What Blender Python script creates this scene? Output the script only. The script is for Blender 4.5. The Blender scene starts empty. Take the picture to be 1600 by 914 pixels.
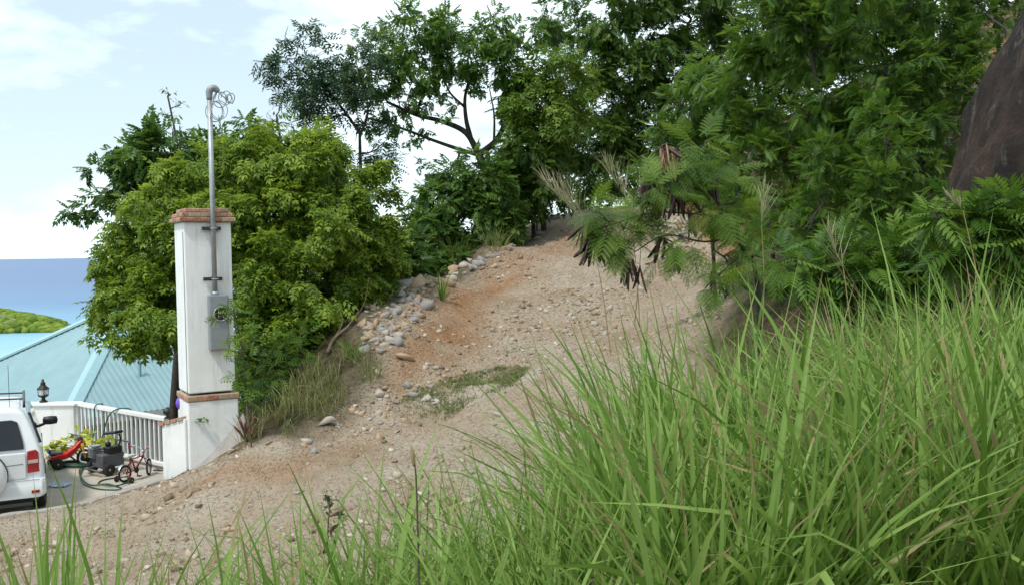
import bpy, bmesh, math, random
import numpy as np
from mathutils import Matrix, Vector

random.seed(7)
rng = np.random.default_rng(7)
R = math.radians
scene = bpy.context.scene
COL = scene.collection

# ------------------------------------------------------------------ camera
FPX = 1500.0                       # focal length in pixels of the 1600 px wide photograph
PITCH, ROLL = 2.48, -0.88
cam_d = bpy.data.cameras.new('camera')
cam_d.sensor_width = 36.0
cam_d.lens = 36.0 * FPX / 1600.0
cam_d.clip_start = 0.05
cam_d.clip_end = 80000
cam = bpy.data.objects.new('camera', cam_d)
COL.objects.link(cam)
CM = Matrix.Rotation(R(90 - PITCH), 4, 'X') @ Matrix.Rotation(R(ROLL), 4, 'Z')
cam.matrix_world = CM
scene.camera = cam
CR = np.array(CM.to_3x3())

# ------------------------------------------------------------------ sky, sun, exposure
SUN_DIR = Vector((-0.50, -0.65, 1.40)).normalized()      # towards the sun
world = bpy.data.worlds.new('World')
scene.world = world
world.use_nodes = True
wt = world.node_tree
wt.nodes.clear()
w_out = wt.nodes.new('ShaderNodeOutputWorld')
w_bg = wt.nodes.new('ShaderNodeBackground')
w_sky = wt.nodes.new('ShaderNodeTexSky')
w_sky.sky_type = 'NISHITA'
w_sky.sun_disc = False
w_sky.sun_elevation = math.asin(SUN_DIR.z)
w_sky.sun_rotation = math.atan2(SUN_DIR.x, SUN_DIR.y)
w_sky.air_density = 1.0
w_sky.dust_density = 0.8
w_tc = wt.nodes.new('ShaderNodeTexCoord')
w_map = wt.nodes.new('ShaderNodeMapping')
w_map.inputs['Scale'].default_value = (1.6, 1.6, 4.2)
w_map.inputs['Location'].default_value = (1.5, 6.0, 2.0)
w_n = wt.nodes.new('ShaderNodeTexNoise')
w_n.inputs['Scale'].default_value = 1.5
w_n.inputs['Detail'].default_value = 7
w_n.inputs['Roughness'].default_value = 0.55
w_r = wt.nodes.new('ShaderNodeValToRGB')
w_r.color_ramp.elements[0].position = 0.42
w_r.color_ramp.elements[0].color = (0.46, 0.46, 0.46, 1)      # thin veil everywhere
w_r.color_ramp.elements[1].position = 0.51
w_mix = wt.nodes.new('ShaderNodeMix')
w_mix.data_type = 'RGBA'
w_mix.inputs[7].default_value = (8.8, 10.4, 10.9, 1)        # bright cloud
wt.links.new(w_tc.outputs['Generated'], w_map.inputs['Vector'])
wt.links.new(w_map.outputs['Vector'], w_n.inputs['Vector'])
wt.links.new(w_n.outputs['Fac'], w_r.inputs['Fac'])
wt.links.new(w_r.outputs['Color'], w_mix.inputs[0])
wt.links.new(w_sky.outputs['Color'], w_mix.inputs[6])
wt.links.new(w_mix.outputs[2], w_bg.inputs['Color'])
w_bg.inputs['Strength'].default_value = 0.12
wt.links.new(w_bg.outputs[0], w_out.inputs['Surface'])

sun_d = bpy.data.lights.new('sun', 'SUN')
sun_d.energy = 2.6
sun_d.angle = R(6)
sun_d.color = (1.0, 0.955, 0.88)
sun = bpy.data.objects.new('sun', sun_d)
sun.rotation_euler = SUN_DIR.to_track_quat('Z', 'Y').to_euler()
COL.objects.link(sun)

vs = scene.view_settings
vs.view_transform = 'Standard'
vs.look = 'None'
vs.exposure = 0.15
vs.gamma = 1.0
vs.use_curve_mapping = False
scene.cycles.use_denoising = True
scene.cycles.max_bounces = 8
scene.cycles.diffuse_bounces = 4
scene.cycles.transmission_bounces = 6
scene.cycles.caustics_reflective = False
scene.cycles.caustics_refractive = False

# ------------------------------------------------------------------ helpers
def ray(px, py):
    v = CR @ np.array([(px - 800) / FPX, -(py - 457) / FPX, -1.0])
    return v / v[1]

def P(px, py, d):
    """point seen at pixel px,py of the photograph, d metres ahead"""
    return ray(px, py) * d

def horizon(px):
    return 404.5 - 0.01536 * px

def vnoise(x, y, seed=0):
    """smooth 2-D value noise, -1..1"""
    xi = np.floor(x).astype(np.int64); yi = np.floor(y).astype(np.int64)
    fx = x - xi; fy = y - yi
    fx = fx * fx * (3 - 2 * fx); fy = fy * fy * (3 - 2 * fy)
    def h(a, b):
        n = (a * 374761393 + b * 668265263 + seed * 982451653) & 0x7fffffff
        n = ((n ^ (n >> 13)) * 1274126177) & 0x7fffffff
        n = (n ^ (n >> 16)) & 0xffff
        return n / 32767.5 - 1.0
    return (h(xi, yi) * (1 - fx) + h(xi + 1, yi) * fx) * (1 - fy) + (h(xi, yi + 1) * (1 - fx) + h(xi + 1, yi + 1) * fx) * fy

def fbm(x, y, oct=4, seed=0):
    s = 0; a = 1.0; t = 0
    for k in range(oct):
        s = s + a * vnoise(x * 2 ** k + 13.7 * k, y * 2 ** k - 7.1 * k, seed + k); t += a; a *= 0.5
    return s / t

def tag(o, label=None, cat=None, group=None, kind=None):
    if label: o['label'] = label
    if cat: o['category'] = cat
    if group: o['group'] = group
    if kind: o['kind'] = kind
    return o

def link(name, data, parent=None):
    o = bpy.data.objects.new(name, data)
    COL.objects.link(o)
    if parent is not None: o.parent = parent
    return o

def empty(name, loc=(0, 0, 0), rz=0.0, label=None, cat=None, group=None):
    o = link(name, None)
    o.location = tuple(float(c) for c in loc)
    o.rotation_euler = (0, 0, rz)
    o.empty_display_size = 0.1
    return tag(o, label, cat, group)

def np_mesh(name, V, faces, mat, tint=None, smooth=False, extra=None):
    """faces: list of (n,k) int arrays"""
    me = bpy.data.meshes.new(name)
    V = np.asarray(V, dtype=np.float32)
    faces = [np.asarray(f, dtype=np.int32) for f in faces if len(f)]
    loops = np.concatenate([f.ravel() for f in faces])
    tot = np.concatenate([np.full(len(f), f.shape[1], np.int32) for f in faces])
    start = np.concatenate([[0], np.cumsum(tot)[:-1]]).astype(np.int32)
    me.vertices.add(len(V)); me.loops.add(len(loops)); me.polygons.add(len(tot))
    me.vertices.foreach_set('co', V.ravel())
    me.loops.foreach_set('vertex_index', loops)
    me.polygons.foreach_set('loop_start', start)
    me.polygons.foreach_set('loop_total', tot)
    if smooth:
        me.polygons.foreach_set('use_smooth', np.ones(len(tot), bool))
    me.update(calc_edges=True)
    for nm, arr in ([('tint', tint)] if tint is not None else []) + list((extra or {}).items()):
        at = me.attributes.new(nm, 'FLOAT', 'POINT')
        at.data.foreach_set('value', np.asarray(arr, np.float32))
    for m in (mat if isinstance(mat, (list, tuple)) else [mat]):
        me.materials.append(m)
    return me

class MB:
    """collects shapes, builds ONE mesh object"""
    def __init__(s):
        s.v = []; s.f = []; s.n = 0
    def add(s, V, F):
        s.v.append(np.asarray(V, float)); s.f += [tuple(int(i) + s.n for i in f) for f in F]; s.n += len(V)
        return s
    def box(s, c, size, rz=0.0, M=None):
        x, y, z = [q / 2 for q in size]
        V = np.array([(a * x, b * y, d * z) for d in (-1, 1) for a, b in ((-1, -1), (1, -1), (1, 1), (-1, 1))])
        if M is not None: V = V @ np.asarray(M).T
        if rz:
            ca, sa = math.cos(rz), math.sin(rz)
            V = V @ np.array([[ca, -sa, 0], [sa, ca, 0], [0, 0, 1]]).T
        return s.add(V + np.asarray(c, float), [(0, 3, 2, 1), (4, 5, 6, 7), (0, 1, 5, 4), (1, 2, 6, 5), (2, 3, 7, 6), (3, 0, 4, 7)])
    def tube(s, pts, rad, n=8, cap=True):
        V, F = tube_arrays(pts, rad, n)
        F = [tuple(f) for f in F]
        k = len(pts)
        if cap: F += [tuple(range(n))[::-1], tuple(range((k - 1) * n, k * n))]
        return s.add(V, F)
    def lathe(s, prof, n=20, c=(0, 0, 0), M=None):
        V = []; F = []
        for r, z in prof:
            for k in range(n):
                a = 2 * math.pi * k / n
                V.append((r * math.cos(a), r * math.sin(a), z))
        for i in range(len(prof) - 1):
            for k in range(n):
                F.append((i * n + k, i * n + (k + 1) % n, (i + 1) * n + (k + 1) % n, (i + 1) * n + k))
        F.append(tuple(range(n))[::-1]); F.append(tuple(range((len(prof) - 1) * n, len(prof) * n)))
        V = np.array(V)
        if M is not None: V = V @ np.asarray(M).T
        return s.add(V + np.asarray(c, float), F)
    def prism(s, poly, z0, z1):
        """poly xy list (counter-clockwise); z0, z1 numbers or lists"""
        n = len(poly)
        a = z0 if hasattr(z0, '__len__') else [z0] * n
        b = z1 if hasattr(z1, '__len__') else [z1] * n
        V = [(p[0], p[1], a[i]) for i, p in enumerate(poly)] + [(p[0], p[1], b[i]) for i, p in enumerate(poly)]
        F = [tuple(range(n))[::-1], tuple(range(n, 2 * n))] + [(i, (i + 1) % n, n + (i + 1) % n, n + i) for i in range(n)]
        return s.add(V, F)
    def build(s, name, mat, parent=None, bevel=0.0, smooth=False, subsurf=0, seg=2):
        me = bpy.data.meshes.new(name)
        V = np.concatenate(s.v)
        me.from_pydata(V.tolist(), [], s.f)
        if smooth:
            me.polygons.foreach_set('use_smooth', np.ones(len(me.polygons), bool))
        me.update()
        me.materials.append(mat)
        o = link(name, me, parent)
        if bevel:
            b = o.modifiers.new('bevel', 'BEVEL'); b.width = bevel; b.segments = seg; b.limit_method = 'ANGLE'; b.angle_limit = R(40)
        if subsurf:
            q = o.modifiers.new('sub', 'SUBSURF'); q.levels = subsurf; q.render_levels = subsurf
        return o

def tube_arrays(pts, rad, n=6):
    pts = np.asarray(pts, float); k = len(pts)
    rad = np.full(k, rad) if np.isscalar(rad) else np.asarray(rad, float)
    T = np.gradient(pts, axis=0); T /= np.linalg.norm(T, axis=1, keepdims=True) + 1e-9
    ref = np.array([0, 0, 1.0]) if abs(T[0][2]) < 0.8 else np.array([1.0, 0, 0])
    a = np.arange(n) * 2 * math.pi / n
    V = []
    N = np.cross(T[0], ref); N /= np.linalg.norm(N)
    for i in range(k):
        N = N - T[i] * np.dot(N, T[i]); N /= np.linalg.norm(N) + 1e-9
        B = np.cross(T[i], N)
        V.append(pts[i] + rad[i] * (np.cos(a)[:, None] * N + np.sin(a)[:, None] * B))
    i, j = np.meshgrid(np.arange(k - 1), np.arange(n), indexing='ij')
    i = i.ravel(); j = j.ravel()
    F = np.stack([i * n + j, i * n + (j + 1) % n, (i + 1) * n + (j + 1) % n, (i + 1) * n + j], 1)
    return np.concatenate(V), F

def smooth_path(pts, m=6):
    """Catmull-Rom"""
    p = np.asarray(pts, float)
    p = np.vstack([2 * p[0] - p[1], p, 2 * p[-1] - p[-2]])
    out = []
    for i in range(1, len(p) - 2):
        for t in np.linspace(0, 1, m, endpoint=False):
            out.append(0.5 * ((2 * p[i]) + (-p[i - 1] + p[i + 1]) * t + (2 * p[i - 1] - 5 * p[i] + 4 * p[i + 1] - p[i + 2]) * t * t
                              + (-p[i - 1] + 3 * p[i] - 3 * p[i + 1] + p[i + 2]) * t ** 3))
    out.append(p[-2])
    return np.array(out)

# ------------------------------------------------------------------ materials
def nodes(name):
    m = bpy.data.materials.new(name); m.use_nodes = True
    nt = m.node_tree
    return m, nt, nt.nodes['Principled BSDF']

def ramp(nt, fac, stops, interp='LINEAR'):
    r = nt.nodes.new('ShaderNodeValToRGB')
    r.color_ramp.interpolation = interp
    el = r.color_ramp.elements
    while len(el) < len(stops): el.new(0.5)
    for e, (p, c) in zip(el, stops):
        e.position = p; e.color = (*c, 1) if len(c) == 3 else c
    nt.links.new(fac, r.inputs['Fac'])
    return r.outputs['Color']

def noise(nt, scale, detail=4, rough=0.55, vec=None, dist=0.0):
    n = nt.nodes.new('ShaderNodeTexNoise')
    n.inputs['Scale'].default_value = scale; n.inputs['Detail'].default_value = detail
    n.inputs['Roughness'].default_value = rough; n.inputs['Distortion'].default_value = dist
    if vec is None:
        tc = nt.nodes.new('ShaderNodeTexCoord'); vec = tc.outputs['Object']
    nt.links.new(vec, n.inputs['Vector'])
    return n.outputs['Fac']

def bump(nt, bs, h, strength=0.3, dist=0.02):
    b = nt.nodes.new('ShaderNodeBump')
    b.inputs['Strength'].default_value = strength; b.inputs['Distance'].default_value = dist
    nt.links.new(h, b.inputs['Height']); nt.links.new(b.outputs['Normal'], bs.inputs['Normal'])

def mixc(nt, fac, a, b):
    m = nt.nodes.new('ShaderNodeMix'); m.data_type = 'RGBA'
    for i, q in ((0, fac), (6, a), (7, b)):
        if hasattr(q, 'is_output'): nt.links.new(q, m.inputs[i])
        else: m.inputs[i].default_value = q if i == 0 else (*q, 1)
    return m.outputs[2]

def attr(nt, nm):
    a = nt.nodes.new('ShaderNodeAttribute'); a.attribute_name = nm
    return a.outputs['Fac']

def plain(name, c, rough=0.6, metal=0.0, var=0.12, scale=8.0, bmp=0.0, bscale=60.0, spec=0.5, coat=0.0, dirt=None, dscale=1.2, damt=0.5):
    m, nt, bs = nodes(name)
    n = noise(nt, scale)
    col = ramp(nt, n, [(0.3, tuple(q * (1 - var) for q in c)), (0.7, tuple(min(1, q * (1 + var)) for q in c))])
    if dirt:
        d = ramp(nt, noise(nt, dscale, 6, 0.65), [(0.48, (0, 0, 0)), (0.75, (damt, damt, damt))])
        col = mixc(nt, d, col, dirt)
    nt.links.new(col, bs.inputs['Base Color'])
    bs.inputs['Roughness'].default_value = rough; bs.inputs['Metallic'].default_value = metal
    bs.inputs['Specular IOR Level'].default_value = spec
    bs.inputs['Coat Weight'].default_value = coat
    if bmp: bump(nt, bs, noise(nt, bscale, 5), bmp, 0.01)
    return m

def leafmat(name, c0, c1, c2, trans=0.3, rough=0.5, spec=0.35, tcol=None, dry=None):
    """colour from the per-leaf attribute tint"""
    m, nt, bs = nodes(name)
    t = attr(nt, 'tint')
    stops = [(0.0, c0), (0.5, c1), (0.93, c2)]
    if dry: stops += [(0.955, dry)]
    col = ramp(nt, t, stops)
    nt.links.new(col, bs.inputs['Base Color'])
    bs.inputs['Roughness'].default_value = rough
    bs.inputs['Specular IOR Level'].default_value = spec
    tr = nt.nodes.new('ShaderNodeBsdfTranslucent')
    mx = nt.nodes.new('ShaderNodeMixShader'); mx.inputs[0].default_value = trans
    hs = nt.nodes.new('ShaderNodeHueSaturation')
    hs.inputs['Hue'].default_value = 0.485; hs.inputs['Value'].default_value = 1.5
    nt.links.new(col, hs.inputs['Color']); nt.links.new(hs.outputs['Color'], tr.inputs['Color'])
    nt.links.new(bs.outputs[0], mx.inputs[1]); nt.links.new(tr.outputs[0], mx.inputs[2])
    nt.links.new(mx.outputs[0], nt.nodes['Material Output'].inputs['Surface'])
    return m

M = {}
def render_wall():
    m, nt, bs = nodes('white_render')
    tc = nt.nodes.new('ShaderNodeTexCoord'); mp = nt.nodes.new('ShaderNodeMapping'); mp.inputs['Scale'].default_value = (1, 1, 0.10)
    nt.links.new(tc.outputs['Object'], mp.inputs['Vector'])
    col = ramp(nt, noise(nt, 2.5, 5, 0.6, tc.outputs['Object']), [(0.35, (0.76, 0.76, 0.75)), (0.65, (0.83, 0.83, 0.83))])
    st = ramp(nt, noise(nt, 9.0, 5, 0.7, mp.outputs[0]), [(0.52, (0, 0, 0)), (0.76, (0.52, 0.52, 0.52))])
    col = mixc(nt, st, col, (0.46, 0.44, 0.40))
    bl = ramp(nt, noise(nt, 1.3, 7, 0.7, tc.outputs['Object']), [(0.55, (0, 0, 0)), (0.78, (0.45, 0.45, 0.45))])
    col = mixc(nt, bl, col, (0.55, 0.50, 0.44))
    nt.links.new(col, bs.inputs['Base Color']); bs.inputs['Roughness'].default_value = 0.8; bs.inputs['Specular IOR Level'].default_value = 0.25
    bump(nt, bs, noise(nt, 22, 8, 0.7, tc.outputs['Object']), 0.35, 0.012)
    return m
M['white_wall'] = render_wall()
M['white_rail'] = plain('white_rail', (0.80, 0.80, 0.79), 0.45, var=0.03)
M['conc'] = plain('concrete', (0.46, 0.42, 0.36), 0.85, var=0.12, scale=2.5, bmp=0.3, bscale=50, dirt=(0.40, 0.27, 0.16), dscale=0.8, damt=0.85)
M['conc_grey'] = plain('grey_concrete', (0.29, 0.27, 0.25), 0.9, var=0.18, scale=5, bmp=0.5, bscale=40, dirt=(0.30, 0.22, 0.15), damt=0.7)
M['black'] = plain('black_plastic', (0.016, 0.016, 0.018), 0.45, var=0.3)
M['rubber'] = plain('rubber', (0.018, 0.018, 0.018), 0.85, var=0.3, bmp=0.3)
M['dark_metal'] = plain('dark_metal', (0.05, 0.05, 0.055), 0.5, metal=0.6, var=0.3, dirt=(0.12, 0.07, 0.04), dscale=6)
M['steel'] = plain('galvanised_steel', (0.36, 0.38, 0.40), 0.5, metal=0.55, var=0.16, scale=12)
M['meter'] = plain('grey_painted_metal', (0.27, 0.29, 0.31), 0.5, metal=0.25, var=0.08, dirt=(0.22, 0.19, 0.16), dscale=4, damt=0.4)
M['bronze'] = plain('bronze', (0.035, 0.028, 0.022), 0.5, metal=0.5, var=0.3)
M['glass_pale'] = plain('frosted_glass', (0.62, 0.66, 0.70), 0.15, var=0.05)
M['roof'] = plain('teal_roof', (0.22, 0.345, 0.375), 0.5, var=0.06, scale=1.5, dirt=(0.17, 0.28, 0.32), dscale=0.6, damt=0.5)
M['roof_cap'] = plain('teal_cap', (0.28, 0.45, 0.50), 0.42, var=0.05)
M['purple'] = plain('purple_plastic', (0.16, 0.07, 0.55), 0.4, var=0.1)
M['paper'] = plain('blue_paper', (0.42, 0.50, 0.72), 0.8, var=0.25, scale=14)
M['red'] = plain('red_plastic', (0.55, 0.012, 0.02), 0.35, var=0.1)
M['yellow'] = plain('yellow_plastic', (0.75, 0.42, 0.015), 0.4, var=0.1)
M['grey_pl'] = plain('grey_plastic', (0.11, 0.11, 0.125), 0.5, var=0.15)
M['chrome'] = plain('chrome', (0.7, 0.7, 0.72), 0.18, metal=1.0, var=0.05)
M['hose'] = plain('green_hose', (0.012, 0.07, 0.045), 0.4, var=0.2)
M['red_paint'] = plain('red_paint', (0.35, 0.01, 0.02), 0.3, var=0.1)
M['bike_seat'] = plain('bike_seat', (0.55, 0.54, 0.50), 0.5, var=0.1)
M['car_paint'] = plain('car_paint', (0.70, 0.72, 0.74), 0.28, var=0.02, coat=0.6, dirt=(0.52, 0.50, 0.47), dscale=1.5, damt=0.25)
M['car_glass'] = plain('car_glass', (0.012, 0.015, 0.02), 0.05, var=0.1, spec=0.35)
M['lamp_red'] = plain('lamp_red', (0.33, 0.006, 0.012), 0.15, var=0.15, scale=20, coat=0.8)
M['lamp_clear'] = plain('lamp_clear', (0.62, 0.45, 0.43), 0.12, var=0.1, coat=0.8)
M['skirt'] = plain('bumper_skirt', (0.06, 0.055, 0.05), 0.7, var=0.2)
M['mortar'] = plain('mortar', (0.40, 0.33, 0.26), 0.9, var=0.15, bmp=0.5)
BRICKS = [plain('brick_a', (0.30, 0.10, 0.055), 0.85, var=0.25, scale=18, bmp=0.5, dirt=(0.45, 0.36, 0.28), dscale=9, damt=0.6),
          plain('brick_b', (0.40, 0.20, 0.12), 0.85, var=0.25, scale=18, bmp=0.5, dirt=(0.46, 0.38, 0.30), dscale=9, damt=0.6),
          plain('brick_c', (0.40, 0.28, 0.19), 0.85, var=0.25, scale=18, bmp=0.5, dirt=(0.25, 0.12, 0.08), dscale=9, damt=0.6)]
M['bark'] = plain('bark', (0.085, 0.066, 0.052), 0.9, var=0.35, scale=14, bmp=0.7, bscale=25)
M['bark_dark'] = plain('bark_dark', (0.045, 0.036, 0.030), 0.9, var=0.35, scale=14, bmp=0.7, bscale=25)
M['twig'] = plain('twig', (0.13, 0.09, 0.06), 0.9, var=0.3)
M['pod'] = plain('seed_pod', (0.058, 0.023, 0.023), 0.5, var=0.45, scale=9)
M['pod_tan'] = plain('dry_seed_pod', (0.32, 0.20, 0.12), 0.6, var=0.35, scale=9)
M['lime'] = leafmat('leaf_lime', (0.072, 0.135, 0.014), (0.150, 0.242, 0.022), (0.28, 0.37, 0.040), 0.42)
M['mid'] = leafmat('leaf_mid', (0.042, 0.098, 0.016), (0.082, 0.170, 0.024), (0.16, 0.27, 0.04), 0.38)
M['yellowgreen'] = leafmat('leaf_yellowgreen', (0.055, 0.115, 0.014), (0.11, 0.20, 0.022), (0.19, 0.27, 0.03), 0.34)
M['dark'] = leafmat('leaf_dark', (0.034, 0.080, 0.013), (0.072, 0.146, 0.021), (0.140, 0.225, 0.034), 0.40)
M['feather'] = leafmat('leaf_feather', (0.022, 0.052, 0.022), (0.040, 0.090, 0.032), (0.085, 0.120, 0.050), 0.25)
M['tan_tan'] = leafmat('leaf_tantan', (0.036, 0.090, 0.012), (0.082, 0.168, 0.019), (0.175, 0.265, 0.034), 0.40)
M['croton'] = leafmat('leaf_croton', (0.15, 0.28, 0.02), (0.36, 0.42, 0.03), (0.62, 0.56, 0.06), 0.25)
M['grass'] = leafmat('grass_blade', (0.050, 0.112, 0.015), (0.116, 0.214, 0.029), (0.245, 0.355, 0.088), 0.34, rough=0.48, spec=0.32, dry=(0.30, 0.23, 0.11))
M['grass_dry'] = leafmat('grass_wispy', (0.10, 0.15, 0.035), (0.18, 0.21, 0.06), (0.33, 0.29, 0.14), 0.3)
M['turf'] = leafmat('low_turf', (0.060, 0.105, 0.022), (0.105, 0.155, 0.034), (0.20, 0.21, 0.08), 0.25)
M['plume'] = leafmat('grass_plume', (0.22, 0.22, 0.10), (0.32, 0.30, 0.17), (0.45, 0.38, 0.24), 0.2)
M['straw'] = plain('straw', (0.30, 0.22, 0.11), 0.8, var=0.3)
M['redleaf'] = leafmat('leaf_red', (0.09, 0.04, 0.03), (0.16, 0.06, 0.05), (0.14, 0.13, 0.06), 0.2)
ROCKS = [plain('stone_grey', (0.27, 0.26, 0.25), 0.9, var=0.25, scale=9, bmp=0.5, dirt=(0.40, 0.29, 0.19), dscale=5, damt=0.7),
         plain('stone_tan', (0.38, 0.28, 0.185), 0.9, var=0.22, scale=9, bmp=0.5, dirt=(0.46, 0.24, 0.11), dscale=5, damt=0.7),
         plain('stone_pale', (0.42, 0.375, 0.32), 0.9, var=0.2, scale=9, bmp=0.5, dirt=(0.42, 0.28, 0.18), dscale=5, damt=0.6)]
# ------------------------------------------------------------------ terrain
DECK_Z = -3.8
SEA_Z = -60.0
CP = [tuple(P(*q)) for q in [
    (-100, 832, 12.7), (0, 812, 12.7), (60, 804, 12.9), (130, 790, 13.2), (200, 768, 13.5), (253, 752, 13.75), (300, 737, 13.6),
    (0, 870, 11.5), (150, 860, 11.2), (300, 905, 9.5), (100, 905, 9.8), (360, 825, 11), (500, 800, 10.5), (480, 700, 13.3),
    (384, 702, 13.5), (420, 690, 13.3), (450, 650, 14.3), (560, 650, 14.3), (640, 600, 15.3), (700, 560, 16.3), (720, 500, 18.3), (770, 450, 21),
    (820, 390, 24.3), (880, 337, 28), (1000, 323, 28.5), (1080, 313, 28), (900, 560, 15), (900, 700, 11.5), (700, 700, 12.3),
    (700, 800, 10), (900, 450, 20), (1000, 420, 21.5), (1100, 398, 22), (1050, 500, 16.5), (1000, 600, 12.8)]]
for q in [(520, 560, 15.4), (570, 488, 17), (650, 430, 19.5), (750, 390, 22.3), (840, 345, 27)]:      # rubble edge of the road, then the drop
    e = P(*q)
    CP += [tuple(e), (e[0] - 1.3, e[1] + 0.5, e[2] - 1.0), (e[0] - 3.6, e[1] + 1.3, e[2] - 3.0)]
CP += [(0, 0, -1.62), (-3, 0, -1.95), (3, 0, -1.5), (0, 3, -1.8), (-3, 3, -2.3), (3, 3, -1.5), (-3, 5.5, -2.9), (0, 5.5, -2.3), (2.5, 6, -1.75),
       (5, 5, -1.3), (7, 8, 0.0), (1.5, 8, -2.2), (-6, 6, -3.2), (0, 8, -2.55), (-7, 0, -2.8),
       (3, 9, -1.6), (5, 9, -0.9), (3, 13, -1.2), (4.5, 13, -0.2), (6, 13, 0.6), (9, 13, 2.6), (10, 8, 1.4),
       (5.6, 19, 0.5), (7, 19, 1.6), (10, 19, 3.6), (6.5, 24, 1.6), (9, 24, 3.0), (7, 28, 2.2), (0, 32, 0.7), (4, 34, 0.9), (2, 45, -2), (-5, 40, -6), (9, 40, 4),
       (-30, 30, -10), (-20, 20, -7), (-40, 60, -26), (40, 30, 16), (30, 60, 10), (0, 70, -12), (-12, 26, -7), (-9, 21.5, -6), (-5.5, 18, -4.6), (-16, 17, -4.6),
       (-16, 12, -3.9), (-12, 9, -3.6), (-10, 4, -3.4), (20, 5, 7), (20, -5, 6), (-20, 0, -6), (0, -8, -1), (15, 20, 7)]
CP = np.array(CP)
def _U(r2): return 0.5 * r2 * np.log(r2 + 1e-9)
def _tps(C):
    n = len(C)
    K = _U(((C[:, None, :2] - C[None, :, :2]) ** 2).sum(-1)) + 0.05 * np.eye(n)
    Q = np.hstack([np.ones((n, 1)), C[:, :2]])
    A = np.vstack([np.hstack([K, Q]), np.hstack([Q.T, np.zeros((3, 3))])])
    return np.linalg.solve(A, np.concatenate([C[:, 2], np.zeros(3)]))
_W = _tps(CP)
LIP = np.array([P(px, py, d)[:3] for px, py, d in [(-420, 880, 12.9), (-100, 829, 13.0), (0, 807, 13.05), (60, 800, 13.2), (130, 787, 13.5), (200, 766, 13.8), (253, 750, 14.0), (298, 736, 14.0)]])
DECK_RIGHT = -4.95

def sstep(a, b, t):
    t = np.clip((t - a) / (b - a), 0, 1)
    return t * t * (3 - 2 * t)

def ground_z(x, y, rough=True):
    x = np.asarray(x, float); y = np.asarray(y, float)
    sh = x.shape; x = x.ravel(); y = y.ravel()
    xc = np.clip(x, -60, 60); yc = np.clip(y, -20, 80)
    z = np.full(len(xc), _W[-3]) + _W[-2] * xc + _W[-1] * yc
    for i in range(len(CP)):
        z += _W[i] * _U((xc - CP[i, 0]) ** 2 + (yc - CP[i, 1]) ** 2)
    d = np.hypot(x, y)
    near = 1 - sstep(45, 75, d)
    left = 1 - sstep(-10, 25, x)                       # seaward side falls to the water, landward side stays a hill
    far = np.where(True, left * (-10 - 0.22 * np.clip(d - 50, 0, 320)) + (1 - left) * (4 + 0.02 * d - 0.12 * np.clip(y - 40, 0, 600)), 0)
    z = z * near + far * (1 - near)
    if rough:
        amp = 1 - sstep(30, 60, d)
        z = z + amp * (0.07 * fbm(x * 0.9, y * 0.9, 3, 3) - 0.05 * np.abs(fbm(x * 1.7, y * 1.1, 3, 61)) + 0.055 * fbm(x * 3.1, y * 3.1, 4, 11) + 0.016 * vnoise(x * 8, y * 8, 5))
    # the driveway and the house yard are cut in below
    ly = np.interp(x, LIP[:, 0], LIP[:, 1])
    cut = (y > ly + 0.02) & (x < DECK_RIGHT - 0.55 * np.clip(y - 14, 0, 3)) & (y < 40) & (x > -25)
    z = np.where(cut, np.minimum(z, np.where(y < 21, DECK_Z - 0.15, -6.0)), z)
    return z.reshape(sh)

def on_ground(px, py, dmin=1.0, dmax=60.0):
    r = ray(px, py)
    t = np.linspace(dmin, dmax, 1500)
    g = ground_z(r[0] * t, t)
    below = np.nonzero(r[2] * t < g)[0]
    k = below[0] if len(below) else len(t) - 1
    return np.array([r[0] * t[k], t[k], g[k]])

def to_pix(v):
    v = np.asarray(v, float)
    c = v @ CR
    return 800 + FPX * c[..., 0] / -c[..., 2], 457 - FPX * c[..., 1] / -c[..., 2]

def graded(lo, hi, step, far, grow):
    a = list(np.arange(lo, hi + 1e-6, step)); s = step
    while a[-1] < far[1]: s *= grow; a.append(a[-1] + s)
    s = step
    while a[0] > far[0]: s *= grow; a.insert(0, a[0] - s)
    return np.array(a)
gx = graded(-9.5, 9.0, 0.09, (-420, 420), 1.16)
gy = graded(0.5, 30.5, 0.11, (-60, 620), 1.16)
GX, GY = np.meshgrid(gx, gy)
GZ = ground_z(GX, GY)
nx, ny = len(gx), len(gy)
ii, jj = np.meshgrid(np.arange(ny - 1), np.arange(nx - 1), indexing='ij')
gf = np.stack([ii * nx + jj, ii * nx + jj + 1, (ii + 1) * nx + jj + 1, (ii + 1) * nx + jj], -1).reshape(-1, 4)
gpts = np.stack([GX, GY, GZ], -1).reshape(-1, 3)

def in_poly(px, py, poly):
    n = len(poly); c = np.zeros(px.shape, bool); j = n - 1
    for i in range(n):
        xi, yi = poly[i]; xj, yj = poly[j]
        c ^= ((yi > py) != (yj > py)) & (px < (xj - xi) * (py - yi) / (yj - yi + 1e-12) + xi)
        j = i
    return c
def plan(pixels):
    return [tuple(on_ground(a, b)[:2]) for a, b in pixels]
ROAD = [(-16, 13.6)] + [tuple(LIP[k][:2]) for k in range(1, 8)] + plan([(392, 690), (470, 690), (540, 640), (575, 560), (580, 500), (650, 440), (752, 405), (845, 362)]) + \
       [(0.7, 28), (0.6, 30), (1.0, 34), (4.6, 34), (5.8, 28), (5.0, 22), (4.2, 17), (2.6, 13), (2.0, 10), (0.9, 8.0), (-1.2, 6.6), (-4, 5.8), (-8, 5.0), (-16, 4)]
FRESH = plan([(700, 500), (720, 540)])
x_, y_ = gpts[:, 0], gpts[:, 1]
wob = 0.35 * fbm(x_ * 1.3, y_ * 1.3, 3, 21)
road = np.zeros(len(gpts))
for dx, dy in ((0, 0), (.35, 0), (-.35, 0), (0, .4), (0, -.4)):
    road += in_poly(x_ + dx + wob, y_ + dy + wob, ROAD) / 5
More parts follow.
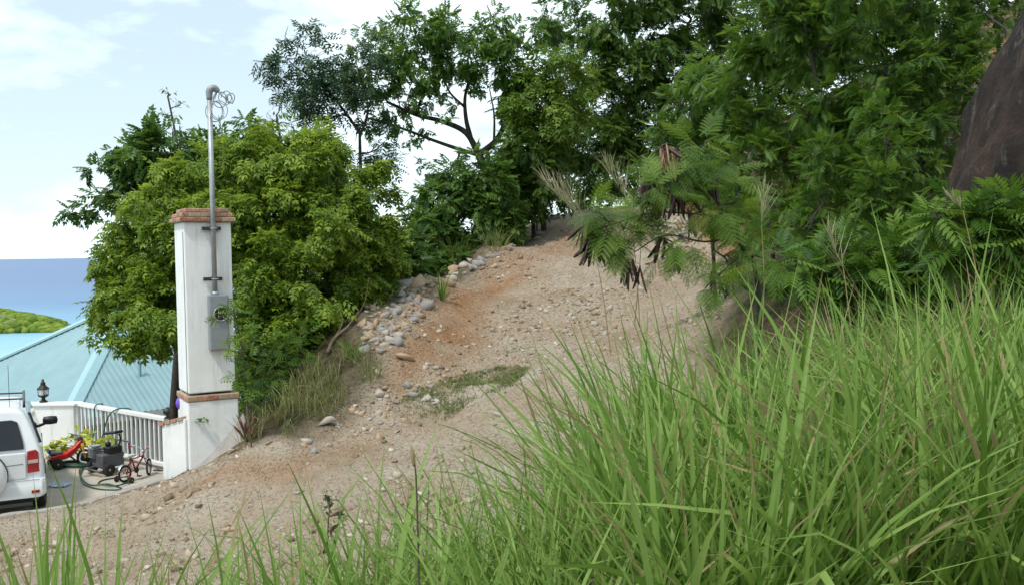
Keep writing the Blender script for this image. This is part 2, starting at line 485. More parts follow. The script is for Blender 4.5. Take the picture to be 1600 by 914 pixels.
# red earth washed out of the wheel track, a strip up the road
ctr = np.array(plan([(300, 760), (420, 735), (560, 700), (640, 590), (690, 530), (735, 470), (800, 425), (900, 370)]))
def dist_line(x, y, L):
    best = np.full(len(x), 1e9)
    for a, b in zip(L[:-1], L[1:]):
        ab = b - a; t = np.clip(((x - a[0]) * ab[0] + (y - a[1]) * ab[1]) / (ab @ ab), 0, 1)
        best = np.minimum(best, np.hypot(x - a[0] - t * ab[0], y - a[1] - t * ab[1]))
    return best
red = np.clip(1 - dist_line(x_ + wob, y_ - wob, ctr[3:7]) / 0.85, 0, 1) * (0.6 + 0.5 * fbm(x_ * 2, y_ * 2, 3, 8))
red = np.maximum(red, 0.6 * np.clip(1 - dist_line(x_ + wob, y_ - wob, ctr[:3]) / 0.6, 0, 1) * (0.6 + 0.6 * fbm(x_ * 2, y_ * 2, 3, 9)))
red = np.maximum(red, 0.45 * np.clip(1 - dist_line(x_ + wob, y_ - wob, ctr[6:]) / 0.7, 0, 1))
bank = ((x_ > 4.6) & (y_ > 9)).astype(float)
red = np.maximum(red, bank * (0.8 + 0.5 * fbm(x_ * 0.7, y_ * 0.7, 3, 31)))
veg = np.clip(1 - road - bank * np.clip(0.15 + 1.1 * fbm(x_ * 0.8, y_ * 0.8, 3, 55), 0, 0.8), 0, 1)

m, nt, bs = nodes('dirt')
tc = nt.nodes.new('ShaderNodeTexCoord')
big = noise(nt, 0.9, 5, 0.6, tc.outputs['Object']); mid = noise(nt, 6, 6, 0.65, tc.outputs['Object']); fine = noise(nt, 38, 4, 0.7, tc.outputs['Object'])
base = ramp(nt, big, [(0.32, (0.37, 0.268, 0.178)), (0.5, (0.44, 0.345, 0.252)), (0.68, (0.49, 0.420, 0.335))])
base = mixc(nt, ramp(nt, mid, [(0.45, (0, 0, 0)), (0.75, (0.55, 0.55, 0.55))]), base, (0.48, 0.42, 0.35))
vo = nt.nodes.new('ShaderNodeTexVoronoi'); vo.inputs['Scale'].default_value = 30; nt.links.new(tc.outputs['Object'], vo.inputs['Vector'])
sv = nt.nodes.new('ShaderNodeSeparateColor'); nt.links.new(vo.outputs['Color'], sv.inputs[0])
chip = ramp(nt, sv.outputs[0], [(0.0, (0.22, 0.155, 0.10)), (0.35, (0.36, 0.27, 0.19)), (0.7, (0.46, 0.375, 0.285)), (1.0, (0.52, 0.46, 0.39))])
body = ramp(nt, vo.outputs['Distance'], [(0.30, (0.75, 0.75, 0.75)), (0.55, (0, 0, 0))])
pick = ramp(nt, sv.outputs[1], [(0.45, (0, 0, 0)), (0.55, (1, 1, 1))])
mk = nt.nodes.new('ShaderNodeMix'); mk.data_type = 'RGBA'; mk.blend_type = 'MULTIPLY'; mk.inputs[0].default_value = 1.0
nt.links.new(body, mk.inputs[6]); nt.links.new(pick, mk.inputs[7])
base = mixc(nt, mk.outputs[2], base, chip)
base = mixc(nt, ramp(nt, fine, [(0.50, (0, 0, 0)), (0.72, (0.6, 0.6, 0.6))]), base, (0.20, 0.14, 0.095))
earth = ramp(nt, mid, [(0.3, (0.29, 0.140, 0.060)), (0.7, (0.39, 0.220, 0.112))])
base = mixc(nt, attr(nt, 'red'), base, earth)
litter = ramp(nt, mid, [(0.35, (0.045, 0.040, 0.020)), (0.65, (0.12, 0.095, 0.05))])
base = mixc(nt, attr(nt, 'veg'), base, litter)
nt.links.new(base, bs.inputs['Base Color'])
bs.inputs['Roughness'].default_value = 0.95; bs.inputs['Specular IOR Level'].default_value = 0.15
hs = nt.nodes.new('ShaderNodeMath'); hs.operation = 'MULTIPLY_ADD'; hs.inputs[1].default_value = 0.6; nt.links.new(mk.outputs[2], hs.inputs[0])
nt.links.new(noise(nt, 18, 8, 0.75, tc.outputs['Object']), hs.inputs[2])
bump(nt, bs, hs.outputs[0], 1.0, 0.06)
M['dirt'] = m
me = np_mesh('ground', gpts, [gf], M['dirt'], smooth=True, extra={'red': np.clip(1.25 * red, 0, 1), 'veg': veg})
tag(link('ground', me), kind='structure')

# sea: one sheet out to the horizon
m, nt, bs = nodes('sea_water')
tc = nt.nodes.new('ShaderNodeTexCoord')
sep = nt.nodes.new('ShaderNodeSeparateXYZ'); nt.links.new(tc.outputs['Object'], sep.inputs[0])
nz = noise(nt, 0.004, 5, 0.6, tc.outputs['Object'])
mm = nt.nodes.new('ShaderNodeMath'); mm.operation = 'MULTIPLY_ADD'; mm.inputs[1].default_value = 500; nt.links.new(nz, mm.inputs[0]); nt.links.new(sep.outputs[1], mm.inputs[2])
mr = nt.nodes.new('ShaderNodeMapRange'); mr.inputs[1].default_value = 400; mr.inputs[2].default_value = 2600; nt.links.new(mm.outputs[0], mr.inputs[0])
col = ramp(nt, mr.outputs[0], [(0.0, (0.36, 0.56, 0.58)), (0.20, (0.28, 0.50, 0.57)), (0.36, (0.15, 0.32, 0.46)), (0.5, (0.105, 0.205, 0.37)), (1.0, (0.100, 0.170, 0.32))])
nt.links.new(col, bs.inputs['Base Color'])
bs.inputs['Roughness'].default_value = 0.45; bs.inputs['Specular IOR Level'].default_value = 0.25
wv = nt.nodes.new('ShaderNodeTexNoise'); wv.inputs['Scale'].default_value = 0.05; wv.inputs['Detail'].default_value = 6; nt.links.new(tc.outputs['Object'], wv.inputs['Vector'])
bump(nt, bs, wv.outputs['Fac'], 0.4, 2.0)
M['sea'] = m
sx = np.concatenate([-np.geomspace(60000, 100, 40), [0], np.geomspace(100, 60000, 40)])
sy = np.concatenate([[-3000, -500], np.linspace(0, 3000, 40), np.geomspace(3500, 70000, 20)])
SX, SY = np.meshgrid(sx, sy); k = len(sx)
ii, jj = np.meshgrid(np.arange(len(sy) - 1), np.arange(k - 1), indexing='ij')
sf = np.stack([ii * k + jj, ii * k + jj + 1, (ii + 1) * k + jj + 1, (ii + 1) * k + jj], -1).reshape(-1, 4)
tag(link('sea', np_mesh('sea', np.stack([SX, SY, np.full_like(SX, SEA_Z)], -1).reshape(-1, 3), [sf], M['sea'])), kind='structure')

# wooded headland across the lagoon
def head_h(u, v):
    """u 0..1 from the landward end to the tip, v -1..1 across"""
    return (26 * (1 - u) ** 0.55) * np.clip(1 - v ** 2, 0, 1) ** 0.7
tip = P(108, 505, 790); tip[2] = SEA_Z
root_ = np.array([-760.0, 930.0, SEA_Z])
ax = (root_ - tip) / np.linalg.norm(root_ - tip); ay = np.array([-ax[1], ax[0], 0]); LEN = np.linalg.norm(root_ - tip)
us = np.linspace(0, 1, 60); vs_ = np.linspace(-1, 1, 40)
Uu, Vv = np.meshgrid(us, vs_)
wid = 14 + 75 * (1 - np.exp(-3.0 * Uu))
hh = (3 + 30 * (1 - np.exp(-2.6 * Uu)) + 5 * fbm(Uu * 6, Vv * 2, 3, 4)) * np.clip(1 - Vv ** 2, 0, 1) ** 0.8 * np.clip(Uu * 14, 0, 1) - 1.0
Hp = tip + Uu[..., None] * LEN * ax + (Vv * wid)[..., None] * ay
Hp[..., 2] += hh
k = len(us)
ii, jj = np.meshgrid(np.arange(len(vs_) - 1), np.arange(k - 1), indexing='ij')
hf = np.stack([ii * k + jj, ii * k + jj + 1, (ii + 1) * k + jj + 1, (ii + 1) * k + jj], -1).reshape(-1, 4)
M['headland'] = plain('headland_soil', (0.14, 0.17, 0.06), 0.95, var=0.3, scale=0.05)
tag(link('headland', np_mesh('headland', Hp.reshape(-1, 3), [hf], M['headland'], smooth=True)), kind='structure')
# ------------------------------------------------------------------ driveway slab and its kerb
mb = MB()
poly = [tuple(q[:2]) for q in LIP[::-1]]
poly = [(q[0], q[1] - 0.05) for q in poly]
poly = [(-4.6, 15.0)] + poly + [(-16.5, 20.2), (-8.5, 19.05), (-6.05, 17.05)]
poly = poly[::-1]
mb.prism(poly, DECK_Z - 0.35, DECK_Z)
tag(mb.build('driveway', M['conc']), kind='structure')
mb = MB()
L2 = smooth_path(LIP[1:7], 6)
for a, b in zip(L2[:-1], L2[1:]):
    d = (b - a) / np.linalg.norm((b - a)[:2]); n2 = np.array([-d[1], d[0], 0]) * 0.16
    V = []
    for q in (a, b):
        V += [q + n2 * 1.0 + (0, 0, 0.012), q - n2 * 0.25 + (0, 0, 0.018), q - n2 * 0.25 + (0, 0, -0.5), q + n2 + (0, 0, -0.5 - max(0, q[2] - DECK_Z))]
    mb.add(V, [(0, 1, 5, 4), (1, 2, 6, 5), (3, 0, 4, 7)])
tag(mb.build('kerb', M['conc_grey'], bevel=0.015), kind='structure')

# ------------------------------------------------------------------ house below the driveway
A = np.array([-12.9, 32.0, -1.55]); B = np.array([-19.9, 33.1, -4.4]); C = np.array([-12.1, 25.7, -4.4]); D = np.array([-4.9, 32.3, -4.4]); E = np.array([-12.6, 39.0, -4.4])
house = empty('house', (C[0], C[1], -7.5), label='house with a teal corrugated metal hip roof below the driveway', cat='house')
off = -np.array([C[0], C[1], -7.5])
mb = MB()
ctr4 = (B + C + D + E) / 4
inn = [ctr4 + (q - ctr4) * 0.93 for q in (C, D, E, B)]
mb.prism([tuple((q + off)[:2]) for q in inn], 0.0, 3.05)
mb.build('wall', M['white_wall'], house)
def roof_face(a, b, apex, name):
    """corrugated sheet from the eave a-b up to the apex, ribs run up the slope"""
    e = (b - a); L = np.linalg.norm(e); e = e / L
    up = apex - a; up = up - e * np.dot(up, e); H = np.linalg.norm(up); up /= H
    n = np.cross(e, up); n = n if n[2] > 0 else -n
    xa = np.dot(apex - a, e)
    step = 0.17
    xs = np.arange(0.02, L - 0.02, step / 6)
    top = np.where(xs < xa, xs / xa, (L - xs) / (L - xa)) * H
    prof = np.array([0, 0, 0, 0.016, 0.02, 0.016])
    ph = np.tile(prof, len(xs) // 6 + 1)[:len(xs)]
    lo = a + xs[:, None] * e + ph[:, None] * n
    hi = a + xs[:, None] * e + top[:, None] * up + ph[:, None] * n
    V = np.vstack([lo, hi]) + off; m_ = len(xs); i = np.arange(m_ - 1)
    F = np.stack([i, i + 1, m_ + i + 1, m_ + i], 1)
    return V, F
parts_ = []
for a, b in ((C, D), (B, C), (E, B), (D, E)):
    V, F = roof_face(a, b, A, 'roof_panel')
    me = np_mesh('roof_panel', V, [F], M['roof'])
    parts_.append(link('roof_panel', me, house))
def cap(p, q, w, name='hip_cap'):
    d = (q - p) / np.linalg.norm(q - p); s = np.cross(d, (0, 0, 1)); s /= np.linalg.norm(s); u = np.cross(s, d)
    mb = MB(); V = []
    for r_ in (p, q):
        r_ = r_ + off
        V += [r_ - s * w - u * 0.02 * w / 0.2 + u * 0.03, r_ + u * 0.11, r_ + s * w - u * 0.02 + u * 0.03, r_ + s * w - u * 0.06, r_ - u * 0.02, r_ - s * w - u * 0.06]
    mb.add(V, [(0, 1, 7, 6), (1, 2, 8, 7), (2, 3, 9, 8), (5, 0, 6, 11), (0, 5, 4, 1), (6, 7, 10, 11), (1, 4, 3, 2), (7, 8, 9, 10)])
    return mb.build(name, M['roof_cap'], house)
for q in (B, C, D, E): cap(A, q, 0.22)
for a, b in ((C, D), (B, C), (E, B), (D, E)):
    mb = MB(); d = (b - a) / np.linalg.norm(b - a)
    mid_ = (a + b) / 2 + off
    mb.box(mid_ + (0, 0, -0.10), (np.linalg.norm(b - a) - 0.05, 0.05, 0.18), rz=math.atan2(d[1], d[0]))
    mb.build('fascia', M['white_rail'], house)
mb = MB()
vp = P(219, 608, 28.6) + off
mb.tube([vp + (0, 0, -0.3), vp + (0, 0, 0.82)], 0.055, 10)
mb.tube([vp + (0, 0, 0.80), vp + (0, 0, 0.86)], 0.075, 10)
mb.build('vent_pipe', M['roof_cap'], house)

# ------------------------------------------------------------------ white parapet and railing beyond the driveway
RA = np.array([-8.6, 18.85]); RB = np.array([-6.16, 16.9])
wall = empty('parapet_wall', (-12.5, 19.15, DECK_Z), label='plain white parapet wall behind the parked car, lantern on top', cat='wall')
mb = MB()
mb.prism([(-4.0, -0.12), (3.86, -0.42), (3.90, -0.18), (-4.0, 0.12)], -0.3, 0.90); mb.build('wall_body', M['white_wall'], wall, bevel=0.015)
mb = MB(); mb.prism([(-4.0, -0.16), (3.90, -0.46), (3.94, -0.14), (-4.0, 0.16)], 0.902, 0.95); mb.build('coping', M['white_rail'], wall, bevel=0.01)

rail = empty('railing', (RA[0], RA[1], DECK_Z), math.atan2(RB[1] - RA[1], RB[0] - RA[0]), label='white railing with thin upright balusters at the driveway edge', cat='railing')
RL = float(np.linalg.norm(RB - RA))
mb = MB(); mb.box((RL / 2, 0, 0.925), (RL, 0.11, 0.075)); mb.build('top_rail', M['white_rail'], rail, bevel=0.012)
mb = MB(); mb.box((RL / 2, 0, 0.10), (RL, 0.08, 0.07)); mb.build('bottom_rail', M['white_rail'], rail, bevel=0.01)
mb = MB(); mb.box((0.0, 0, 0.47), (0.11, 0.12, 0.98)); mb.build('post', M['white_rail'], rail, bevel=0.01)
mb = MB(); mb.box((0, 0, 0), (0.038, 0.038, 0.76))
bal = mb.build('baluster', M['white_rail'], rail, bevel=0.004)
NB = 20
for k in range(NB):
    o = bal if k == 0 else bal.copy()
    if k: COL.objects.link(o)
    o.location = (0.14 + (RL - 0.22) * k / (NB - 1), 0, 0.513)

# lantern on the parapet
lp = P(68, 628, 18.95)
lan = empty('lantern', (lp[0], lp[1], DECK_Z + 0.95), label='dark bronze post lantern standing on the white parapet wall', cat='lantern')
mb = MB(); mb.lathe([(0.075, 0), (0.08, 0.02), (0.05, 0.04), (0.035, 0.06), (0.035, 0.09), (0.085, 0.115), (0.10, 0.13), (0.10, 0.145)], 12); mb.build('base', M['bronze'], lan)
mb = MB(); mb.lathe([(0.070, 0.146), (0.078, 0.20), (0.085, 0.255)], 12); mb.build('glass', M['glass_pale'], lan, smooth=False)
for k in range(4):
    a = k * math.pi / 2 + 0.6
    mb = MB(); mb.tube([(0.088 * math.cos(a), 0.088 * math.sin(a), 0.14), (0.098 * math.cos(a), 0.098 * math.sin(a), 0.265)], 0.007, 5); mb.build('cage_bar', M['bronze'], lan)
mb = MB(); mb.lathe([(0.115, 0.257), (0.112, 0.275), (0.075, 0.315), (0.045, 0.345), (0.05, 0.355), (0.04, 0.395), (0.02, 0.42), (0.028, 0.435), (0.012, 0.46)], 12); mb.build('roof', M['bronze'], lan)

# ------------------------------------------------------------------ gate pillar
PA = R(30); PW, PD = 0.684, 0.70
pc = P(298, 728, 14.0); Z0 = -3.6
pil = empty('gate_pillar', (pc[0], pc[1], 0), PA, label='tall white rendered gate pillar with a red brick cap', cat='pillar')
ZT = 0.49; ZBAND = P(305, 628, 14.0)[2]
mb = MB(); mb.box((PW / 2, PD / 2, (ZBAND + ZT) / 2 + 0.06), (PW, PD, ZT - ZBAND - 0.12)); mb.build('shaft', M['white_wall'], pil, bevel=0.018)
mb = MB(); mb.prism([(-0.02, -0.03), (PW + 0.03, -0.03), (PW + 0.03, PD + 0.03), (-0.02, PD + 0.03)], -4.1, ZBAND); mb.build('plinth', M['white_wall'], pil, bevel=0.018)
mb = MB(); mb.box((-0.004, 0.05, -0.9), (0.012, 0.012, 2.5)); mb.build('conduit_line', M['meter'], pil)
def course(x0, x1, y0, y1, z, h, n, phase, depth=0.12):
    """one brick course round the pillar"""
    mb = MB(); mb.box(((x0 + x1) / 2, (y0 + y1) / 2, z + h / 2), (x1 - x0 - 0.02, y1 - y0 - 0.02, h - 0.004)); mb.build('mortar_core', M['mortar'], pil)
    for (a, b, s) in (((x0, y0), (x1, y0), 0), ((x0, y1), (x0, y0), 1), ((x1, y0), (x1, y1), 2), ((x1, y1), (x0, y1), 3)):
        a = np.array(a); b = np.array(b); L = np.linalg.norm(b - a); d = (b - a) / L; nn = np.array([-d[1], d[0]])
        cuts = [0.0]; w = L / n; t = w * (0.5 if (phase + s) % 2 else 1.0)
        while t < L - 0.03: cuts.append(t); t += w
        cuts.append(L)
        for c0, c1 in zip(cuts[:-1], cuts[1:]):
            cc = a + d * (c0 + c1) / 2 + nn * (depth / 2 + random.uniform(-0.006, 0.004))
            if s in (1, 3) and c1 >= L - 1e-6 and False: continue
            q = MB(); q.box((0, 0, 0), (c1 - c0 - 0.012 - (0.24 if False else 0), depth, h - 0.012))
            o = q.build('brick', random.choice(BRICKS), pil, bevel=0.006, seg=1)
            o.location = (cc[0], cc[1], z + h / 2 + random.uniform(-0.001, 0.001)); o.rotation_euler = (0, 0, math.atan2(d[1], d[0]) + random.uniform(-0.012, 0.012))
            # run the end bricks of two sides into the corner without sharing a plane
            if s in (1, 2, 3): o.scale = (0.985, 0.985, 0.985)
hc = 0.068
course(-0.062, PW + 0.062, -0.062, PD + 0.062, ZT, hc, 4, 0)
course(-0.025, PW + 0.03, -0.025, PD + 0.03, ZT + hc + 0.002, hc, 4, 1)
course(0.03, PW - 0.02, 0.03, PD - 0.02, ZT + 2 * hc + 0.004, hc * 0.95, 3, 0)
course(-0.035, PW + 0.05, -0.045, PD + 0.045, ZBAND + 0.004, 0.085, 5, 0)
# concrete haunch at the foot of the pillar
mb = MB()
V = []
for t in np.linspace(0, 1, 9):
    xx = 0.02 + (PW + 0.08) * t
    zz = -3.12 + 0.72 * t ** 1.4
    V += [(xx, -0.55 + 0.25 * t, zz - 0.28), (xx, -0.032, zz + 0.02), (xx, 0.2, zz + 0.02), (xx, 0.2, -4.2), (xx, -0.6, -4.2)]
F = []
for k in range(8):
    for j in range(5): F.append((k * 5 + j, k * 5 + (j + 1) % 5, (k + 1) * 5 + (j + 1) % 5, (k + 1) * 5 + j))
F += [(0, 1, 2, 3, 4), tuple(range(40, 45))[::-1]]
mb.add(V, [f[::-1] for f in F]); mb.build('haunch', M['conc_grey'], pil)

# stub wall with sloping brick top beside the pillar
sw = empty('low_wall', (pc[0], pc[1], 0), PA, label='short white wall with a sloping brick top left of the pillar', cat='wall')
w_end = P(254, 660, 14.15); w_dir = (w_end - pc)[:2]; w_len = float(np.linalg.norm(w_dir)); w_ang = math.atan2(w_dir[1], w_dir[0])
sw.rotation_euler = (0, 0, w_ang)
zt0 = P(296, 652, 14.1)[2]; zt1 = P(254, 665, 14.15)[2]
mb = MB(); mb.prism([(0.06, -0.22), (w_len, -0.22), (w_len, 0.02), (0.06, 0.02)], -4.2, [zt0, zt1, zt1, zt0]); mb.build('wall_body', M['white_wall'], sw, bevel=0.012)
for k in range(4):
    t0, t1 = 0.10 + (w_len - 0.04) * k / 4, 0.10 + (w_len - 0.04) * (k + 1) / 4 - 0.012
    zz = zt0 + (zt1 - zt0) * ((t0 + t1) / 2) / w_len
    q = MB(); q.box((0, 0, 0), (t1 - t0, 0.29, 0.055)); o = q.build('brick', [BRICKS[2], BRICKS[1]][k % 2], sw, bevel=0.006, seg=1)
    o.location = ((t0 + t1) / 2, -0.10, zz + 0.032); o.rotation_euler = (0, -math.atan2(zt1 - zt0, w_len), random.uniform(-0.02, 0.02))

# service mast, meter box, loose wires
def pl(u, v, z):      # point on the pillar: u along the front face, v out of it
    c, s = math.cos(PA), math.sin(PA)
    return np.array([pc[0] + u * c + v * s, pc[1] + u * s - v * c, z])
zm1 = P(345, 461, 14.1)[2]; zm0 = P(345, 547, 14.1)[2]
mu = 0.405
mast = empty('service_mast', pl(mu, 0.075, zm1), PA, label='grey metal conduit mast with curved weatherhead rising beside the pillar cap', cat='pole')
zt = P(338, 150, 14.1)[2] - zm1
mb = MB(); mb.tube([(0, 0, 0.0), (0, 0, zt)], 0.036, 14); mb.tube([(0, 0, -0.01), (0, 0, 0.05)], 0.05, 12); mb.build('conduit', M['steel'], mast, smooth=True)
mb = MB()
pts = smooth_path([(0, 0, zt - 0.05), (0, 0, zt + 0.06), (0.03, -0.005, zt + 0.11), (0.085, -0.012, zt + 0.115), (0.115, -0.015, zt + 0.07)], 4)
mb.tube(pts, np.interp(np.linspace(0, 1, len(pts)), [0, 0.3, 0.6, 1], [0.042, 0.052, 0.052, 0.042]), 14)
mb.build('weatherhead', M['meter'], mast, smooth=True)
for yy in (357, 436):
    z = P(338, yy, 14.1)[2] - zm1
    mb = MB(); mb.box((-0.02, 0.028, z), (0.27, 0.045, 0.05)); mb.build('bracket', M['dark_metal'], mast, bevel=0.004)
    mb = MB(); mb.tube([(-0.047, 0.02, z), (-0.045, -0.035, z), (0, -0.046, z), (0.045, -0.035, z), (0.047, 0.02, z)], 0.008, 6); mb.build('clamp', M['steel'], mast)
for k in range(5):
    t = np.linspace(0, 1, 40); a0 = k * 1.3
    cx, cz, rr = [(0.16, -0.04, 0.10), (0.22, -0.02, 0.085), (0.12, -0.20, 0.12), (0.07, -0.22, 0.13), (0.29, -0.02, 0.06)][k]
    ang = a0 + t * 2 * math.pi * (1.1 + 0.2 * k)
    loop = np.stack([cx + rr * (1 - 0.2 * t) * np.cos(ang), -0.02 + 0.09 * np.sin(ang * 0.5 + k) + 0.0 * t, zt + cz + rr * 1.2 * (1 - 0.1 * t) * np.sin(ang)], 1)
    pts = smooth_path(np.vstack([[(0.11, -0.015, zt + 0.07)], loop[::3]]), 3)
    mb = MB(); mb.tube(pts, 0.0062, 5); mb.build('loose_wire', M['meter'], mast)
mbx = empty('meter_box', pl(0.445, 0.0, zm0), PA, label='grey electric meter box with an empty round socket on the pillar', cat='meter box')
mh = zm1 - zm0
mb = MB(); mb.box((0, -0.066, mh / 2), (0.28, 0.125, mh)); mb.build('enclosure', M['meter'], mbx, bevel=0.01)
mb = MB(); mb.box((0, -0.133, mh * 0.5), (0.255, 0.008, mh - 0.03)); mb.build('cover', M['meter'], mbx, bevel=0.003)
MX = np.array(Matrix.Rotation(R(90), 3, 'X'))
mb = MB(); mb.lathe([(0.098, 0.0), (0.108, 0.0), (0.112, 0.012), (0.108, 0.028), (0.096, 0.030), (0.094, 0.008)], 28, (0.02, -0.136, mh * 0.66), MX); mb.build('socket_ring', M['steel'], mbx, smooth=True)
mb = MB(); mb.lathe([(0.0935, 0.0), (0.0935, 0.013)], 28, (0.02, -0.136, mh * 0.66), MX); mb.build('socket_hole', M['black'], mbx)
for dx in (-0.035, 0.035):
    for dz in (-0.04, 0.04):
        mb = MB(); mb.box((0.02 + dx, -0.154, mh * 0.66 + dz), (0.014, 0.012, 0.035)); mb.build('contact', M['meter'], mbx)

# things on and behind the low wall
bp = P(288, 629, 14.6)
ball = empty('purple_ball', (bp[0], bp[1], bp[2]), label='purple plastic ball on the wall beside the pillar', cat='ball')
mb = MB(); mb.lathe([(0.125 * math.sin(a), -0.125 * math.cos(a)) for a in np.linspace(0.02, math.pi - 0.02, 20)], 28); mb.build('shell', M['purple'], ball, smooth=True)
mb = MB(); mb.lathe([(0.1255, -0.004), (0.128, 0.0), (0.1255, 0.004)], 28); mb.build('seam', M['purple'], ball, smooth=True)
kp = P(262, 651, 14.25)
kn = empty('post_light', (kp[0], kp[1], kp[2] - 0.02), label='small black garden light on top of the low brick topped wall', cat='light')
mb = MB(); mb.lathe([(0.045, 0), (0.045, 0.02), (0.02, 0.03), (0.02, 0.06)], 10); mb.build('base', M['black'], kn)
mb = MB(); mb.lathe([(0.05, 0.061), (0.07, 0.09), (0.065, 0.13), (0.03, 0.155), (0.012, 0.17)], 10); mb.build('lamp_head', M['black'], kn, smooth=True)

# ------------------------------------------------------------------ parked car (rear right part in view)
cp = P(-17, 793, 14.75)
car = empty('parked_car', (-7.66, 13.68, DECK_Z), R(27), label='white off-road car parked with its rear to the viewer, spare wheel on the tailgate', cat='car')
car.scale = (0.95, 0.95, 0.95)
def ring(yl, yu, s, xr, zr, zb=0.36, belt=1.02):
    half = [(0, yl, zb), (0.62 * s, yl, zb), (0.80 * s, yl, zb + 0.07), (0.862 * s, yl, 0.60), (0.866 * s, yl, 0.82), (0.82 * s, yl + (yu - yl) * 0.08, belt),
            (xr + 0.04, yl + (yu - yl) * 0.86, zr - 0.14), (xr - 0.03, yl + (yu - yl) * 0.97, zr - 0.035), (xr - 0.20, yu, zr), (0, yu, zr + 0.015)]
    return half + [(-x, y, z) for x, y, z in half[-2:0:-1]]
rings = [ring(0.0, 0.26, 0.93, 0.55, 1.60), ring(0.03, 0.29, 0.985, 0.60, 1.655), ring(0.14, 0.38, 1.0, 0.625, 1.675), ring(0.9, 0.95, 1.0, 0.63, 1.70), ring(1.7, 1.6, 1.0, 0.63, 1.69),
         ring(2.5, 2.15, 1.0, 0.62, 1.66), ring(2.95, 2.95, 0.99, 0.74, 1.10, belt=0.98), ring(3.6, 3.6, 0.98, 0.72, 1.03, belt=0.92), ring(4.0, 4.0, 0.95, 0.68, 0.94, belt=0.84), ring(4.12, 4.12, 0.86, 0.6, 0.82, belt=0.74)]
n = len(rings[0]); V = [q for r_ in rings for q in r_]; F = []
for i in range(len(rings) - 1):
    for j in range(n): F.append((i * n + j, (i + 1) * n + j, (i + 1) * n + (j + 1) % n, i * n + (j + 1) % n))
for base, flip in ((0, False), ((len(rings) - 1) * n, True)):
    for j in range(9):
        a, b, c, d = base + j, base + j + 1, base + (n - j - 1) % n, base + (n - j) % n
        f = (a, b, c, d) if j > 0 else (a, b, base + n - 1)
        if j == 8: f = (base + 8, base + 9, base + 10)
        F.append(f if not flip else f[::-1])
mb = MB(); mb.add(V, F)
body = mb.build('body', M['car_paint'], car, smooth=True, subsurf=2)
def panel(pts, th, mat, name, parent=car, bev=0.006, out=(0, -1, 0)):
    """slab: front outline pts pushed back by th"""
    pts = np.array(pts, float); o_ = np.array(out) * th; k = len(pts)
    mb = MB(); mb.add(np.vstack([pts, pts - o_]), [tuple(range(k)), tuple(range(k, 2 * k))[::-1]] + [(i, k + i, k + (i + 1) % k, (i + 1) % k) for i in range(k)])
    return mb.build(name, mat, parent, bevel=bev)
ry = lambda z: -0.012 + (0.0 if z < 1.0 else (z - 1.0) * 0.385)
panel([(x, ry(z) + 0.0, z) for x, z in ((-0.58, 1.07), (0.58, 1.07), (0.565, 1.2), (0.50, 1.47), (0.42, 1.505), (-0.42, 1.505), (-0.50, 1.47), (-0.565, 1.2))], 0.05, M['car_glass'], 'rear_window', bev=0.012)
tg = panel([(x, -0.024, z) for x, z in ((-0.60, 0.62), (0.60, 0.62), (0.60, 1.02), (-0.60, 1.02))], 0.05, M['car_paint'], 'tailgate', bev=0.015)
panel([(x, -0.028, z) for x, z in ((0.30, 0.835), (0.56, 0.845), (0.56, 0.852), (0.30, 0.842))], 0.02, M['skirt'], 'crease', tg, bev=0.0)
bp_ = MB()
V = []
for yy, s in ((-0.07, 0.90), (-0.085, 0.93), (-0.02, 1.0), (0.35, 1.012)):
    for zz, q in ((0.32, 0.95), (0.37, 1.0), (0.52, 1.0), (0.60, 0.985)):
        V.append((0.868 * s * q, yy + (0.03 if zz in (0.32, 0.60) else 0), zz))
V = np.array(V); Vm = V * (-1, 1, 1)
F = [(i * 4 + j, i * 4 + j + 1, (i + 1) * 4 + j + 1, (i + 1) * 4 + j) for i in range(3) for j in range(3)]
F = [f[::-1] for f in F]
Fm = [tuple(k + 16 for k in f[::-1]) for f in F]
Fc = [(j, j + 1, 16 + j + 1, 16 + j) for j in range(3)]
Fc += [(0, 16, 20, 4), (4, 20, 24, 8), (8, 24, 28, 12), (7, 23, 19, 3), (11, 27, 23, 7), (15, 31, 27, 11)]
mb = MB(); mb.add(np.vstack([V, Vm]), F + Fm + Fc); mb.build('rear_bumper', M['car_paint'], car, smooth=True, bevel=0.02)
mb = MB(); mb.box((0, 1.9, 0.30), (1.52, 3.6, 0.12)); mb.build('underbody', M['skirt'], car, bevel=0.02)
mb = MB(); mb.box((0.0, 0.12, 0.22), (1.35, 0.25, 0.05)); mb.tube([(-0.5, -0.02, 0.25), (-0.5, 0.7, 0.27)], 0.03, 8); mb.build('exhaust', M['skirt'], car)
